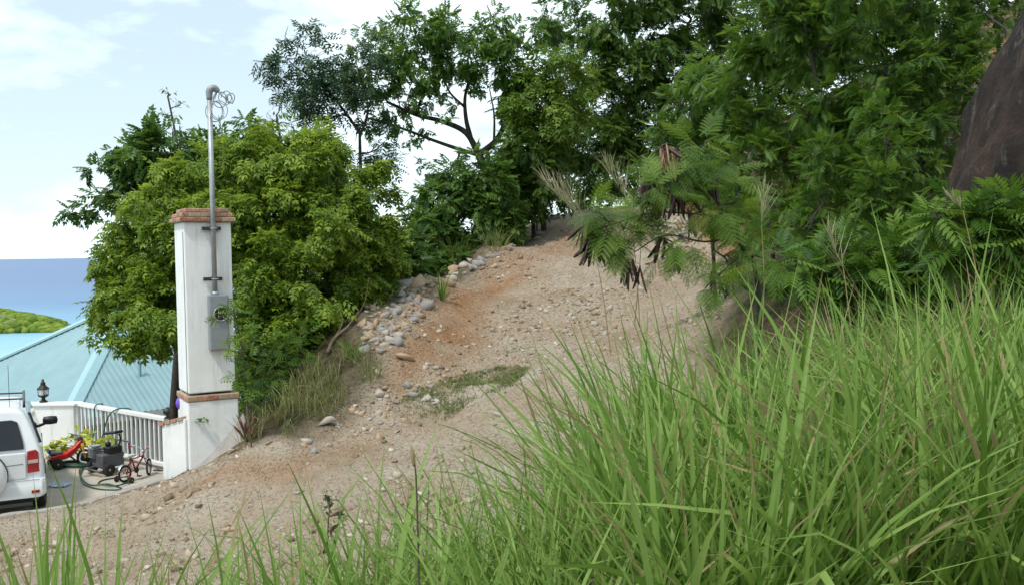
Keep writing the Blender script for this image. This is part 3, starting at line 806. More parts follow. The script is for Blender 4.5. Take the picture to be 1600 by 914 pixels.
for s in (1, -1):
    tl = panel([(s * x, y, z) for x, y, z in ((0.615, -0.020, 0.70), (0.79, 0.015, 0.70), (0.775, 0.02, 1.0), (0.74, 0.03, 1.045), (0.62, 0.012, 1.03))][::s], 0.10, M['lamp_red'], 'tail_lamp', bev=0.012)
    panel([(s * x, y, z) for x, y, z in ((0.628, -0.025, 0.845), (0.765, 0.003, 0.845), (0.765, 0.003, 0.895), (0.628, -0.025, 0.895))][::s], 0.02, M['lamp_clear'], 'reverse_lens', tl, bev=0.002)
    panel([(s * x, -0.098 + (x - 0.66) * 0.12, z) for x, z in ((0.66, 0.395), (0.77, 0.395), (0.775, 0.44), (0.66, 0.44))][::s], 0.03, M['lamp_red'], 'reflector', bev=0.005)
    mb = MB(); mb.tube(smooth_path([(s * 0.60, 0.40, 1.66), (s * 0.60, 0.46, 1.735), (s * 0.60, 1.1, 1.755), (s * 0.60, 1.9, 1.735), (s * 0.60, 2.0, 1.66)], 5), 0.02, 8); mb.build('roof_rail', M['black'], car, smooth=True)
    mi = MB(); mi.lathe([(0.02, -0.105), (0.075, -0.09), (0.085, 0), (0.075, 0.09), (0.02, 0.105)], 14, (s * 1.0, 2.35, 1.13), [[0, 0, 1.15], [0, 0.75, 0], [0.9, 0, 0]]); mr_ = mi.build('side_mirror', M['black'], car, smooth=True)
    mb = MB(); mb.tube([(s * 0.82, 2.38, 1.04), (s * 0.94, 2.36, 1.09)], 0.025, 8); mb.build('stalk', M['black'], mr_)
    # side glass and door seams
    panel([(s * x, y, z) for x, y, z in ((0.838, 0.42, 1.08), (0.838, 2.35, 1.08), (0.692, 2.05, 1.54), (0.688, 0.62, 1.55))][::s], 0.05, M['car_glass'], 'side_window', bev=0.01, out=(s, 0, 0))
    for y0 in (0.72, 3.3):
        w = MB(); w.lathe([(0.20, -0.10), (0.30, -0.10), (0.33, -0.07), (0.335, 0), (0.33, 0.07), (0.30, 0.10), (0.20, 0.10)], 28, (s * 0.775, y0, 0.335), [[0, 0, 1], [0, 1, 0], [-1, 0, 0]])
        wh = w.build('wheel', M['rubber'], car, smooth=True)
        w = MB(); w.lathe([(0.03, -0.06), (0.19, -0.085), (0.205, 0.0), (0.19, 0.085), (0.03, 0.06)], 20, (s * 0.785, y0, 0.335), [[0, 0, 1], [0, 1, 0], [-1, 0, 0]]); w.build('rim', M['steel'], wh)
        ar = MB(); a = np.linspace(-0.15, math.pi + 0.15, 20)
        ar.tube([(s * 0.845, y0 + 0.375 * math.cos(q), 0.36 + 0.375 * math.sin(q)) for q in a], 0.035, 6); ar.build('wheel_arch', M['skirt'], car, smooth=True)
for yy in (0.75, 1.5):
    mb = MB(); mb.tube([(-0.60, yy, 1.755), (0, yy, 1.775), (0.60, yy, 1.755)], 0.014, 6); mb.build('cross_bar', M['black'], car)
sp = MB(); sp.lathe([(0.001, 0.20), (0.20, 0.197), (0.33, 0.175), (0.372, 0.14), (0.382, 0.09), (0.372, 0.0), (0.34, -0.02)][::-1], 48, (-0.04, -0.02, 0.70), MX)
sp = sp.build('spare_wheel_cover', M['car_paint'], car, smooth=True)
mb = MB(); mb.tube([(-0.04 + 0.385 * math.cos(a), -0.03, 0.70 + 0.385 * math.sin(a)) for a in np.linspace(0, 6.2832, 40)], 0.012, 6, cap=False); mb.build('cover_rim', M['skirt'], sp)
mb = MB(); mb.tube([(0.40, 0.30, 1.70), (0.40, 0.25, 2.35)], 0.004, 5); mb.build('aerial', M['black'], car)
# ------------------------------------------------------------------ things left on the driveway
def deck(px, py):
    r = ray(px, py); t = DECK_Z / r[2]
    return np.array([r[0] * t, t, DECK_Z])
RY = [[0, 0, 1], [0, 1, 0], [-1, 0, 0]]       # lathe axis along x
def wheel(parent, c, r, w, name='wheel', tyre=M['rubber'], rim=None, hub=0.6):
    m_ = MB(); m_.lathe([(r * hub, -w), (r * 0.9, -w), (r, -w * 0.5), (r, w * 0.5), (r * 0.9, w), (r * hub, w)], 22, c, RY)
    o = m_.build(name, tyre, parent, smooth=True)
    if rim:
        m_ = MB(); m_.lathe([(r * 0.12, -w * 1.1), (r * hub * 0.95, -w * 0.6), (r * hub * 0.95, w * 0.6), (r * 0.12, w * 1.1)], 16, c, RY); m_.build('hub', rim, o)
    return o

# red ride-on tricycle, seen from behind right
tp = deck(87, 731)
tri = empty('toy_tricycle', tp, R(-52), label='red plastic ride-on toy tricycle with a yellow fork', cat='tricycle')
for x in (-0.16, 0.16): wheel(tri, (x, 0.0, 0.10), 0.10, 0.05, rim=M['yellow'], hub=0.35)
wheel(tri, (0, 0.50, 0.14), 0.14, 0.035, rim=M['yellow'], hub=0.3)
mb = MB()
secs = [(-0.10, 0.13, 0.16, 0.24), (0.02, 0.13, 0.15, 0.26), (0.16, 0.10, 0.16, 0.26), (0.30, 0.07, 0.22, 0.34), (0.42, 0.06, 0.34, 0.46), (0.47, 0.05, 0.40, 0.50)]
V = []; F = []
for y, hw, z0, z1 in secs: V += [(-hw, y, z0), (hw, y, z0), (hw, y, z1), (-hw, y, z1)]
for k in range(len(secs) - 1):
    for j in range(4): F.append((k * 4 + j, k * 4 + (j + 1) % 4, (k + 1) * 4 + (j + 1) % 4, (k + 1) * 4 + j))
F += [(3, 2, 1, 0), tuple(range(20, 24))]
mb.add(V, F); mb.build('body', M['red'], tri, bevel=0.025, seg=3)
mb = MB(); mb.box((0, 0.0, 0.285), (0.20, 0.22, 0.05)); mb.box((0, -0.10, 0.32), (0.20, 0.04, 0.09)); mb.build('seat', M['grey_pl'], tri, bevel=0.02)
mb = MB()
for s in (-1, 1): mb.tube([(s * 0.05, 0.50, 0.13), (s * 0.05, 0.45, 0.34), (s * 0.03, 0.43, 0.42)], 0.024, 8)
mb.build('fork', M['yellow'], tri, smooth=True)
mb = MB(); mb.tube(smooth_path([(-0.23, 0.34, 0.54), (-0.10, 0.41, 0.53), (0, 0.43, 0.51), (0.10, 0.41, 0.53), (0.23, 0.34, 0.54)], 4), 0.018, 8); mb.lathe([(0.05, 0.46), (0.055, 0.50), (0.03, 0.53)], 10, (0, 0.43, 0)); mb.build('handlebar', M['grey_pl'], tri, smooth=True)
mb = MB(); mb.box((0, -0.112, 0.20), (0.12, 0.006, 0.035)); mb.build('sticker', M['white_rail'], tri)

# wheeled machine with engine
mp = deck(168, 738)
mac = empty('engine_machine', mp, R(-38), label='dark grey wheeled machine with an engine and black top panel', cat='machine')
for s in (-1, 1): wheel(mac, (s * 0.27, -0.12, 0.11), 0.11, 0.035, rim=M['steel'], hub=0.45)
mb = MB()
for s in (-1, 1):
    mb.tube(smooth_path([(s * 0.22, -0.3, 0.10), (s * 0.22, 0.25, 0.10), (s * 0.22, 0.31, 0.20), (s * 0.22, 0.29, 0.55)], 4), 0.018, 8)
mb.tube([(-0.22, 0.29, 0.53), (0.22, 0.29, 0.53)], 0.018, 8); mb.tube([(-0.22, -0.28, 0.10), (0.22, -0.28, 0.10)], 0.018, 8); mb.tube([(-0.27, -0.12, 0.11), (0.27, -0.12, 0.11)], 0.014, 6)
mb.build('frame', M['grey_pl'], mac, smooth=True)
mb = MB(); mb.box((0, 0.02, 0.24), (0.36, 0.42, 0.24)); mb.build('engine_block', M['grey_pl'], mac, bevel=0.03, seg=3)
mb = MB()
for k in range(6): mb.box((-0.12, -0.14, 0.30 + 0.03 * k), (0.18, 0.20, 0.014))
mb.build('cooling_fins', M['steel'], mac)
mb = MB(); mb.box((-0.12, -0.14, 0.49), (0.16, 0.16, 0.03)); mb.build('cylinder_cover', M['steel'], mac, bevel=0.01)
mb = MB(); mb.box((0.09, 0.06, 0.42), (0.20, 0.26, 0.12)); mb.lathe([(0.05, 0.48), (0.05, 0.54), (0.035, 0.56)], 12, (0.05, 0.0, 0)); mb.build('fuel_tank', M['black'], mac, bevel=0.03, seg=3)
mb = MB(); mb.tube(smooth_path([(0.17, 0.10, 0.42), (0.22, 0.14, 0.60), (0.24, 0.10, 0.70)], 5), 0.016, 8); mb.build('upright', M['dark_metal'], mac, smooth=True)
mb = MB(); mb.box((0.12, 0.06, 0.72), (0.40, 0.17, 0.05), M=np.array(Matrix.Rotation(R(-9), 3, 'Y'))); mb.build('top_panel', M['black'], mac, bevel=0.022, seg=3)
mb = MB(); mb.tube(smooth_path([(-0.2, -0.26, 0.2), (-0.29, -0.34, 0.24), (-0.31, -0.30, 0.36), (-0.22, -0.24, 0.38)], 5), 0.016, 8); mb.build('pipe', M['chrome'], mac, smooth=True)

# child's bicycle with stabilisers
b0 = deck(195.5, 753); b1 = deck(228, 743)
bdir = b1 - b0
bike = empty('child_bicycle', b0, math.atan2(-bdir[0], bdir[1]), label="child's small red bicycle with stabiliser wheels and a pale seat", cat='bicycle')
WB = 0.56; wr = 0.148
def bwheel(y, turn=0.0):
    c = np.array([0, y, wr])
    a = np.linspace(0, 2 * math.pi, 29)
    d = np.array([math.sin(turn), math.cos(turn), 0])
    pts = [c + d * (wr - 0.018) * math.cos(q) + np.array([0, 0, 1]) * (wr - 0.018) * math.sin(q) for q in a]
    m_ = MB(); m_.tube(pts, 0.018, 8, cap=False); w = m_.build('wheel', M['rubber'], bike, smooth=True)
    m_ = MB(); m_.tube([c + d * (wr - 0.038) * math.cos(q) + np.array([0, 0, 1]) * (wr - 0.038) * math.sin(q) for q in a], 0.006, 6, cap=False)
    for k in range(12):
        q = k * math.pi / 6; m_.tube([c, c + d * (wr - 0.04) * math.cos(q) + np.array([0, 0, 1]) * (wr - 0.04) * math.sin(q)], 0.0018, 4)
    m_.build('rim', M['chrome'], w)
bwheel(0.0); bwheel(WB, -0.5)
mb = MB()
bb = (0, 0.24, 0.16); st = (0, 0.17, 0.36); hd = (0, 0.45, 0.37)
for p, q, r_ in ((bb, st, 0.014), (bb, hd, 0.016), (st, hd, 0.012), ((0.03, 0, wr), bb, 0.009), ((-0.03, 0, wr), bb, 0.009), ((0.03, 0, wr), st, 0.008), ((-0.03, 0, wr), st, 0.008)): mb.tube([p, q], r_, 8)
mb.tube([(0, 0.47, 0.31), (0, 0.445, 0.43)], 0.018, 8)
mb.build('frame', M['red_paint'], bike, smooth=True)
mb = MB()
for s in (-1, 1): mb.tube([(s * 0.025, WB, wr), (s * 0.025, 0.50, 0.28), (0, 0.47, 0.32)], 0.009, 6)
mb.build('fork', M['red_paint'], bike, smooth=True)
mb = MB(); mb.tube(smooth_path([(-0.19, 0.36, 0.53), (-0.13, 0.42, 0.54), (-0.04, 0.44, 0.46), (0, 0.44, 0.44), (0.04, 0.44, 0.46), (0.13, 0.42, 0.54), (0.19, 0.36, 0.53)], 4), 0.010, 8); mb.build('handlebar', M['chrome'], bike, smooth=True)
for s in (-1, 1):
    mb = MB(); mb.tube([(s * 0.18, 0.37, 0.532), (s * 0.22, 0.32, 0.53)], 0.015, 8); mb.build('grip', M['red'], bike)
mb = MB(); mb.box((0, 0.12, 0.425), (0.11, 0.20, 0.045)); mb.build('saddle', M['bike_seat'], bike, bevel=0.02, seg=3)
mb = MB(); mb.tube([st, (0, 0.15, 0.41)], 0.012, 6); mb.build('seat_post', M['chrome'], bike)
mb = MB(); mb.box((0, 0.47, 0.38), (0.13, 0.05, 0.12)); mb.build('number_plate', M['bike_seat'], bike, bevel=0.015)
mb = MB(); a = np.linspace(0.35, 2.6, 12)
V = []; F = []
for q in a:
    for x in (-0.028, 0.028): V.append((x, (wr + 0.022) * math.cos(q) * -1, wr + (wr + 0.022) * math.sin(q)))
for k in range(11): F.append((2 * k, 2 * k + 1, 2 * k + 3, 2 * k + 2))
mb.add(V, F); o = mb.build('mudguard', M['chrome'], bike, smooth=True); sl = o.modifiers.new('t', 'SOLIDIFY'); sl.thickness = 0.004
for s in (-1, 1):
    w = wheel(bike, (s * 0.16, -0.02, 0.052), 0.052, 0.018, 'stabiliser_wheel', rim=M['yellow'], hub=0.6)
    mb = MB(); mb.tube([(s * 0.03, 0, wr), (s * 0.13, -0.01, 0.10), (s * 0.16, -0.02, 0.052)], 0.008, 6); mb.build('stabiliser_arm', M['red_paint'], bike)
mb = MB(); mb.lathe([(0.05, -0.006), (0.05, 0.006)], 18, (0.03, 0.24, 0.16), RY); mb.tube([(0.04, 0.24, 0.16), (0.05, 0.24, 0.07)], 0.008, 6); mb.box((0.085, 0.24, 0.065), (0.07, 0.05, 0.018)); mb.build('crank', M['dark_metal'], bike)

# green hose: one coil by the tricycle, one lying loose, one hung over the rail
def flat(pix, h=0.014): return [deck(a, b) + (0, 0, h) for a, b in pix]
c0 = deck(122, 727); t = np.linspace(0, 5.2 * 2 * math.pi, 120)
coil = np.stack([c0[0] + 0.30 * (1 + 0.12 * np.sin(t * 0.37)) * np.cos(t), c0[1] + 0.22 * (1 + 0.15 * np.cos(t * 0.31)) * np.sin(t), c0[2] + 0.014 + 0.010 * t / (2 * math.pi) + 0.006 * np.sin(3 * t)], 1)
mb = MB(); mb.tube(coil, 0.0125, 6); tag(mb.build('garden_hose', M['hose'], smooth=True), 'green garden hose coiled on the driveway beside the toy tricycle', 'hose')
path = flat([(140, 718), (130, 733), (126, 745), (131, 757), (150, 764), (175, 766), (190, 764), (170, 757), (154, 757), (160, 751), (182, 747), (200, 745)])
path2 = flat([(133, 722), (124, 738), (129, 751), (141, 760), (160, 760), (178, 762), (200, 757)], 0.034)
mb = MB(); mb.tube(np.vstack([smooth_path(path, 8), smooth_path(path2[::-1], 8)]), 0.0125, 6); tag(mb.build('garden_hose', M['hose'], smooth=True), 'dark green hose lying in loose loops in front of the bicycle', 'hose')
rdir = (RB - RA) / RL; rn = np.array([rdir[1], -rdir[0]])
def rp(u, out, z): q = RA + rdir * u + rn * out; return np.array([q[0], q[1], DECK_Z + z])
mb = MB(); mb.tube(smooth_path([rp(1.15, 0.25, 0.05), rp(1.2, 0.14, 0.5), rp(1.30, 0.09, 0.80), rp(1.55, 0.08, 0.955), rp(1.72, 0.0, 0.99), rp(1.80, -0.10, 0.93), rp(1.82, -0.14, 0.6)], 7), 0.0125, 6)
tag(mb.build('garden_hose', M['hose'], smooth=True), 'green hose draped over the middle of the white railing', 'hose')
mb = MB(); mb.tube(smooth_path([rp(0.75, -0.13, 0.4), rp(0.78, -0.10, 0.92), rp(0.80, 0.0, 0.985), rp(0.80, 0.085, 0.93), rp(0.79, 0.09, 0.6), rp(0.80, 0.18, 0.1)], 7), 0.011, 6)
tag(mb.build('garden_hose', M['hose'], smooth=True), 'thin green hose hanging over the railing above the yellow plant', 'hose')
# crumpled blue paper
q = deck(93, 759); nx_, ny_ = 10, 7
V = []; F = []
for j in range(ny_):
    for i in range(nx_):
        V.append((q[0] + (i / (nx_ - 1) - 0.5) * 0.30, q[1] + (j / (ny_ - 1) - 0.5) * 0.24 + 0.02 * math.sin(i), q[2] + 0.008 + 0.02 * abs(math.sin(i * 1.7 + j * 2.3)) + (0.03 if i < 2 else 0)))
for j in range(ny_ - 1):
    for i in range(nx_ - 1): F.append((j * nx_ + i, j * nx_ + i + 1, (j + 1) * nx_ + i + 1, (j + 1) * nx_ + i))
mb = MB(); mb.add(V, F); o = mb.build('crumpled_paper', M['paper']); sl = o.modifiers.new('t', 'SOLIDIFY'); sl.thickness = 0.002
tag(o, 'crumpled pale blue paper lying on the driveway behind the car', 'paper')
# small dark sandal by the railing foot
q = deck(247, 735); sd = empty('sandal', q, R(70), label='small dark sandal lying at the right foot of the railing', cat='sandal')
mb = MB(); mb.prism([(0.035 * math.cos(a) * (1.15 if math.sin(a) > 0 else 0.9), 0.10 * math.sin(a)) for a in np.linspace(0, 2 * math.pi, 16)[:-1]], 0.0, 0.018); mb.build('sole', M['black'], sd)
mb = MB(); mb.tube(smooth_path([(-0.036, 0.0, 0.01), (-0.01, 0.03, 0.045), (0.0, 0.05, 0.03), (0.01, 0.03, 0.045), (0.036, 0.0, 0.01)], 3), 0.006, 5); mb.build('strap', M['grey_pl'], sd)

# ------------------------------------------------------------------ foliage machinery
def unit(v): return v / (np.linalg.norm(v, axis=-1, keepdims=True) + 1e-9)
LEAF_V = np.array([(0, 0, 0), (0.20, 0.45, 0.03), (0, 0.45, -0.05), (-0.20, 0.45, 0.03), (0, 1.0, -0.12)])
LEAF_F = np.array([(0, 1, 2), (0, 2, 3), (2, 1, 4), (2, 4, 3)])
LEAF2_V = np.array([(0, 0, 0), (0.24, 0.45, 0.03), (0, 1.0, -0.10), (-0.24, 0.45, 0.03)])
LEAF2_F = np.array([(0, 1, 2), (0, 2, 3)])
def compose(parts):
    V = []; F = []; n = 0
    for v, f in parts: V.append(v); F.append(f + n); n += len(v)
    return np.vstack(V), np.vstack(F)
def placed(v, f, p, ang, s, droop=0.0):
    c, si = math.cos(ang), math.sin(ang)
    w = v * s; w = np.stack([w[:, 0] * c + w[:, 1] * si, -w[:, 0] * si + w[:, 1] * c, w[:, 2] - droop * np.hypot(w[:, 0], w[:, 1]) ** 2], 1)
    return w + np.asarray(p), f
def pinnate(pairs=4, l=0.42, width=1.0, droop=0.35, LV=None, LF=None):
    """compound leaf, unit length along +Y"""
    LV = LEAF_V if LV is None else LV; LF = LEAF_F if LF is None else LF; lf = LV * (width, 1, 1); out = []
    for k in range(pairs):
        y = 0.18 + 0.66 * k / max(1, pairs - 1); z = -droop * y * y * 0.5
        for s in (1, -1): out.append(placed(lf, LF, (0, y, z), s * (1.05 - 0.06 * k), l * (1 - 0.06 * k), 0.6))
    out.append(placed(lf, LF, (0, 0.86, -droop * 0.37), 0.0, l, 0.6))
    return compose(out)
def bipinnate(pairs=6, droop=0.35, wide=1.0):
    """feathery leaf: each pinna a narrow blade with toothed sides"""
    out = []
    pv = np.array([(0, 0, 0), (0.085, 0.15, 0), (0.045, 0.32, -0.01), (0.095, 0.48, -0.01), (0.05, 0.68, -0.03), (0.075, 0.82, -0.04), (0, 1.0, -0.07),
                   (-0.075, 0.82, -0.04), (-0.05, 0.68, -0.03), (-0.095, 0.48, -0.01), (-0.045, 0.32, -0.01), (-0.085, 0.15, 0)])
    pf = np.array([(0, 1, 11), (1, 2, 10), (1, 10, 11), (2, 3, 9), (2, 9, 10), (3, 4, 8), (3, 8, 9), (4, 5, 7), (4, 7, 8), (5, 6, 7)])
    pv = np.array([(0, 0, 0), (0.085 * wide, 0.25, 0), (0.095 * wide, 0.62, -0.02), (0, 1.0, -0.07), (-0.095 * wide, 0.62, -0.02), (-0.085 * wide, 0.25, 0)])
    pf = np.array([(0, 1, 5), (1, 2, 4), (1, 4, 5), (2, 3, 4)])
    for k in range(pairs):
        y = 0.16 + 0.74 * k / (pairs - 1); z = -droop * y * y * 0.5
        L = 0.46 * (1 - 0.35 * abs(k / (pairs - 1) - 0.4))
        for s in (1, -1): out.append(placed(pv, pf, (0, y, z), s * (1.0 - 0.05 * k), L, 0.5))
    rv = np.array([(0.008, 0, 0), (-0.008, 0, 0), (-0.006, 0.95, -droop * 0.45), (0.006, 0.95, -droop * 0.45), (0.007, 0.5, -droop * 0.125), (-0.007, 0.5, -droop * 0.125)])
    rf = np.array([(0, 4, 1), (1, 4, 5), (5, 4, 3), (5, 3, 2)])
    out.append((rv, rf))
    return compose(out)
T_SIMPLE = (LEAF_V, LEAF_F)
T_PIN = pinnate(4, 0.40, 1.05)
T_PIN_D = pinnate(3, 0.50, 1.05, 0.6, np.array([(0, 0, 0), (0.24, 0.45, 0.03), (0, 1.0, -0.10), (-0.24, 0.45, 0.03)]), np.array([(0, 1, 2), (0, 2, 3)]))
T_FAR = pinnate(4, 0.48, 1.1, 0.45, LEAF2_V, LEAF2_F)
T_BI = bipinnate(6, 0.45, 1.35)
T_FEATHER = bipinnate(4, 0.5, 1.7)
def bipinnate_fine(pairs=7, teeth=9, droop=0.4):
    out = []; pv = []; pf = []
    for k in range(teeth):
        y0, y1 = k / teeth, (k + 0.72) / teeth; w = 0.17 * math.sin(math.pi * (0.18 + 0.78 * k / teeth)) ** 0.6
        for s in (1, -1):
            n0 = len(pv); pv += [(0, y0, -0.07 * y0), (s * w, (y0 + y1) / 2 + 0.05, -0.07 * y0 - 0.03), (0, y1, -0.07 * y1)]; pf.append((n0, n0 + 1, n0 + 2))
    pv = np.array(pv); pf = np.array(pf)
    for k in range(pairs):
        y = 0.14 + 0.78 * k / (pairs - 1); z = -droop * y * y * 0.5
        L = 0.44 * (1 - 0.35 * abs(k / (pairs - 1) - 0.4))
        for s in (1, -1): out.append(placed(pv, pf, (0, y, z), s * (1.05 - 0.05 * k), L, 0.6))
    rv = np.array([(0.006, 0, 0), (-0.006, 0, 0), (0, 0.95, -droop * 0.45)]); out.append((rv, np.array([(0, 2, 1)])))
    return compose(out)
T_BI_FINE = bipinnate_fine()

def scatter(tmpl, pos, dirs, ups, scale, tint):
    tv, tf = tmpl; n = len(pos); k = len(tv)
    Y = unit(dirs); X = unit(np.cross(Y, ups)); Z = np.cross(X, Y)
    s = np.asarray(scale)[:, None, None]
    V = pos[:, None, :] + s * (tv[None, :, 0:1] * X[:, None] + tv[None, :, 1:2] * Y[:, None] + tv[None, :, 2:3] * Z[:, None])
    F = tf[None] + (np.arange(n) * k)[:, None, None]
    return V.reshape(-1, 3), F.reshape(-1, tf.shape[1]), np.repeat(tint, k)

def rand_unit(n):
    v = rng.normal(size=(n, 3)); return unit(v)

def crown_points(clumps, density, sub=7, subr=0.5, flat_=1.0):
    """clumps: (centre, radius, weight). Leaf points gathered in sub-clumps"""
    P_, O_, T_ = [], [], []
    for c, r, w in clumps:
        ns = max(3, int(1.6 * sub * w))
        dirs = rand_unit(ns); rr = r * (0.35 + 0.6 * rng.random(ns) ** 0.6)
        cs = c + dirs * rr[:, None] * (1, 1, flat_)
        for q in cs:
            sr = r * subr * rng.uniform(0.6, 1.15)
            m_ = max(4, int(3.2 * density * sr * sr * rng.uniform(0.6, 1.3)))
            v = rand_unit(m_) * (rng.random(m_) ** 0.45)[:, None] * sr * np.array([1, 1, 0.72])
            P_.append(q + v); O_.append(unit(v + (q - c) * 0.5)); T_.append(np.full(m_, rng.uniform(-0.16, 0.16)))
    return np.vstack(P_), np.vstack(O_), np.concatenate(T_)

def branch_mesh(paths, n=6):
    V = []; F = []; k = 0
    for pts, rad in paths:
        v, f = tube_arrays(pts, rad, n); V.append(v); F.append(f + k); k += len(v)
    return np.vstack(V), np.vstack(F)

def px_clumps(lst, dscale=1.0, jit=0.8):
    out = []
    for q in lst:
        px, py, r, d = q[:4]; w = q[4] if len(q) > 4 else 1.0
        dd = d + rng.uniform(-jit, jit)
        out.append((P(px, py, dd), r * dd / FPX, w))
    return out

def make_tree(name, label, cat, base, fork, clumps, leaf, mat, bark, density, size, droop=0.25, trunk_r=0.12, group=None, sub=7, subr=0.5,
              limbs=None, up=0.9, jitter=0.6, tint0=0.5, leaf_name='crown', trunk_name='trunk', twigs=1.0, tspread=0.2):
    """base: ground point; fork: list of points up the trunk; each clump is reached by a curved limb from the nearest point of the skeleton"""
    root = empty(name, base, label=label, cat=cat, group=group)
    b = np.asarray(base, float)
    trunk = smooth_path(np.vstack([[b - (0, 0, 0.3)], fork]), 6)
    paths = [(trunk, np.linspace(trunk_r, trunk_r * 0.6, len(trunk)))]
    skel = [(p, r) for p, r in zip(trunk[len(trunk) // 3:], np.linspace(trunk_r, trunk_r * 0.6, len(trunk))[len(trunk) // 3:])]
    for L in (limbs or []):
        pts = smooth_path(np.array([p for p in L[0]]), 6); rad = np.linspace(L[1], L[1] * 0.4, len(pts))
        paths.append((pts, rad)); skel += list(zip(pts[2:], rad[2:]))
    top = np.array(fork[-1])
    for c, r, w in sorted(clumps, key=lambda q: np.linalg.norm(q[0] - top)):
        S = np.array([p for p, _ in skel]); rs = np.array([q for _, q in skel])
        d = np.linalg.norm(S - c, axis=1) + 0.6 * np.maximum(0, S[:, 2] - c[2])
        k = int(np.argmin(d)); a = S[k]
        mid_ = (a + c) / 2 + rng.normal(size=3) * 0.12 * np.linalg.norm(c - a) + np.array([0, 0, 0.06 * np.linalg.norm(c - a)])
        pts = smooth_path(np.array([a, mid_, c]), 5)
        r0 = min(rs[k] * 0.75, 0.02 + 0.028 * np.linalg.norm(c - a) + 0.02 * r); rad = np.linspace(r0, max(0.008, r0 * 0.4), len(pts))
        paths.append((pts, rad)); skel += list(zip(pts[2:], rad[2:]))
        for t in range(int(5 * twigs * max(1, w))):
            e = c + rand_unit(1)[0] * r * rng.uniform(0.5, 1.0)
            m2 = (c + e) / 2 + rng.normal(size=3) * 0.1 * r
            paths.append((smooth_path(np.array([pts[rng.integers(5, len(pts))], m2, e]), 3), np.linspace(max(0.006, rad[-1] * 0.8), 0.003, 7)))
    V, F = branch_mesh(paths)
    link(trunk_name, np_mesh(trunk_name, V - b, [F], bark, smooth=True), root)
    pos, outw, tj = crown_points(clumps, density, sub, subr)
    n = len(pos)
    dirs = unit(outw * 0.7 + rand_unit(n) * jitter + np.array([0, 0, -droop]))
    ups = np.array([0, 0, up]) + rand_unit(n) * 0.45
    tint = np.clip(tint0 + tj + rng.normal(size=n) * tspread, 0, 0.93)
    V, F, T = scatter(leaf, pos - b, dirs, ups, size * rng.uniform(0.65, 1.25, n), tint)
    link(leaf_name, np_mesh(leaf_name, V, [F], mat, T), root)
    return root, n * len(leaf[1])
TRI = {}
# ------------------------------------------------------------------ trees
def gpt(px, d):       # ground point under a pixel column at a distance
    x = (px - 800) / FPX * d
    return np.array([x, d, float(ground_z(np.array([x]), np.array([d]))[0])])

g = gpt(450, 18.5)
TRI['lime'] = make_tree('broadleaf_tree', 'rounded lime green tree right behind the white pillar', 'tree', g, [g + (0, 0.1, 0.9), P(440, 480, 18.3), P(420, 400, 18.2)],
    px_clumps([(255, 330, 72, 18), (225, 400, 72, 18), (200, 455, 52, 17.6), (232, 505, 50, 17.8), (275, 470, 70, 17.8), (290, 530, 32, 17.8, .8), (215, 535, 26, 17.8, .6), (165, 480, 26, 17.8, .6), (160, 522, 18, 17.8, .5),
               (330, 290, 70, 18.2), (330, 380, 80, 18), (405, 265, 62, 18.2), (470, 250, 62, 18.2), (530, 275, 62, 18.2), (575, 325, 55, 18.2), (605, 370, 42, 18.4), (600, 415, 40, 18.6),
               (430, 340, 85, 17.6), (510, 360, 85, 17.6), (560, 400, 60, 17.8), (400, 430, 80, 17.4), (470, 440, 80, 17.4), (540, 450, 50, 18), (420, 510, 60, 17.4), (470, 500, 50, 17.6), (300, 430, 80, 18.4),
               (445, 225, 40, 18.6, .8), (505, 232, 36, 18.5, .8), (375, 330, 70, 17.6), (180, 360, 30, 18, .6)], jit=0.5),
    T_PIN_D, M['lime'], M['bark_dark'], 265, 0.20, 0.6, 0.14, sub=10, subr=0.38, tint0=0.52, tspread=0.24)[1]
g = gpt(260, 22.0)
TRI['left'] = make_tree('shade_tree', 'dark green tree with long leafy side branches behind the lime tree', 'tree', g, [g + (0, 0, 1.5), P(290, 400, 21.8), P(295, 300, 21.6)],
    px_clumps([(250, 245, 42, 21.5), (290, 250, 48, 21.5), (335, 245, 50, 21.5), (215, 275, 30, 21.5, .7), (195, 295, 26, 21.3, .5), (180, 250, 15, 21.2, .5), (165, 312, 18, 21.2, .5), (140, 322, 12, 21.2, .5), (112, 331, 9, 21.2, .5),
               (385, 225, 34, 21.5, .7), (240, 290, 50, 21.8), (290, 320, 60, 22), (170, 240, 9, 21.2, .4), (205, 232, 14, 21.2, .5), (270, 205, 22, 21.5, .4), (150, 268, 10, 21.2, .4), (410, 200, 20, 21.6, .5), (205, 310, 22, 21.4, .6)], jit=0.4),
    T_FAR, M['mid'], M['bark_dark'], 105, 0.28, 0.35, 0.13, tint0=0.30, sub=8)[1]
g = gpt(300, 23.5)
make_tree('bare_topped_sapling', 'thin sparse sapling with nearly bare twigs above the dark tree crown', 'tree', g, [P(288, 300, 23.4), P(275, 215, 23.4), P(262, 150, 23.3)],
    px_clumps([(262, 145, 12, 23.3, .4), (282, 165, 12, 23.3, .4), (255, 180, 10, 23.3, .4), (268, 185, 14, 23.3, .4)], jit=0.2), T_SIMPLE, M['mid'], M['bark'], 60, 0.12, 0.2, 0.035, sub=4, twigs=1.2)
g = gpt(470, 22.5)
make_tree('leafy_sapling', 'slim sapling with loose pale leaves above the lime tree top', 'tree', g, [P(452, 300, 22.3), P(440, 230, 22.2), P(432, 180, 22.2)],
    px_clumps([(420, 190, 22, 22.2, .5), (437, 165, 18, 22.2, .5), (455, 195, 22, 22.2, .5), (400, 195, 16, 22.2, .4), (480, 190, 20, 22.2, .5), (435, 205, 24, 22.2, .6)], jit=0.2), T_SIMPLE, M['yellowgreen'], M['bark'], 110, 0.16, 0.2, 0.04, sub=5, tint0=0.4, twigs=1.0)
g = gpt(575, 24.0)
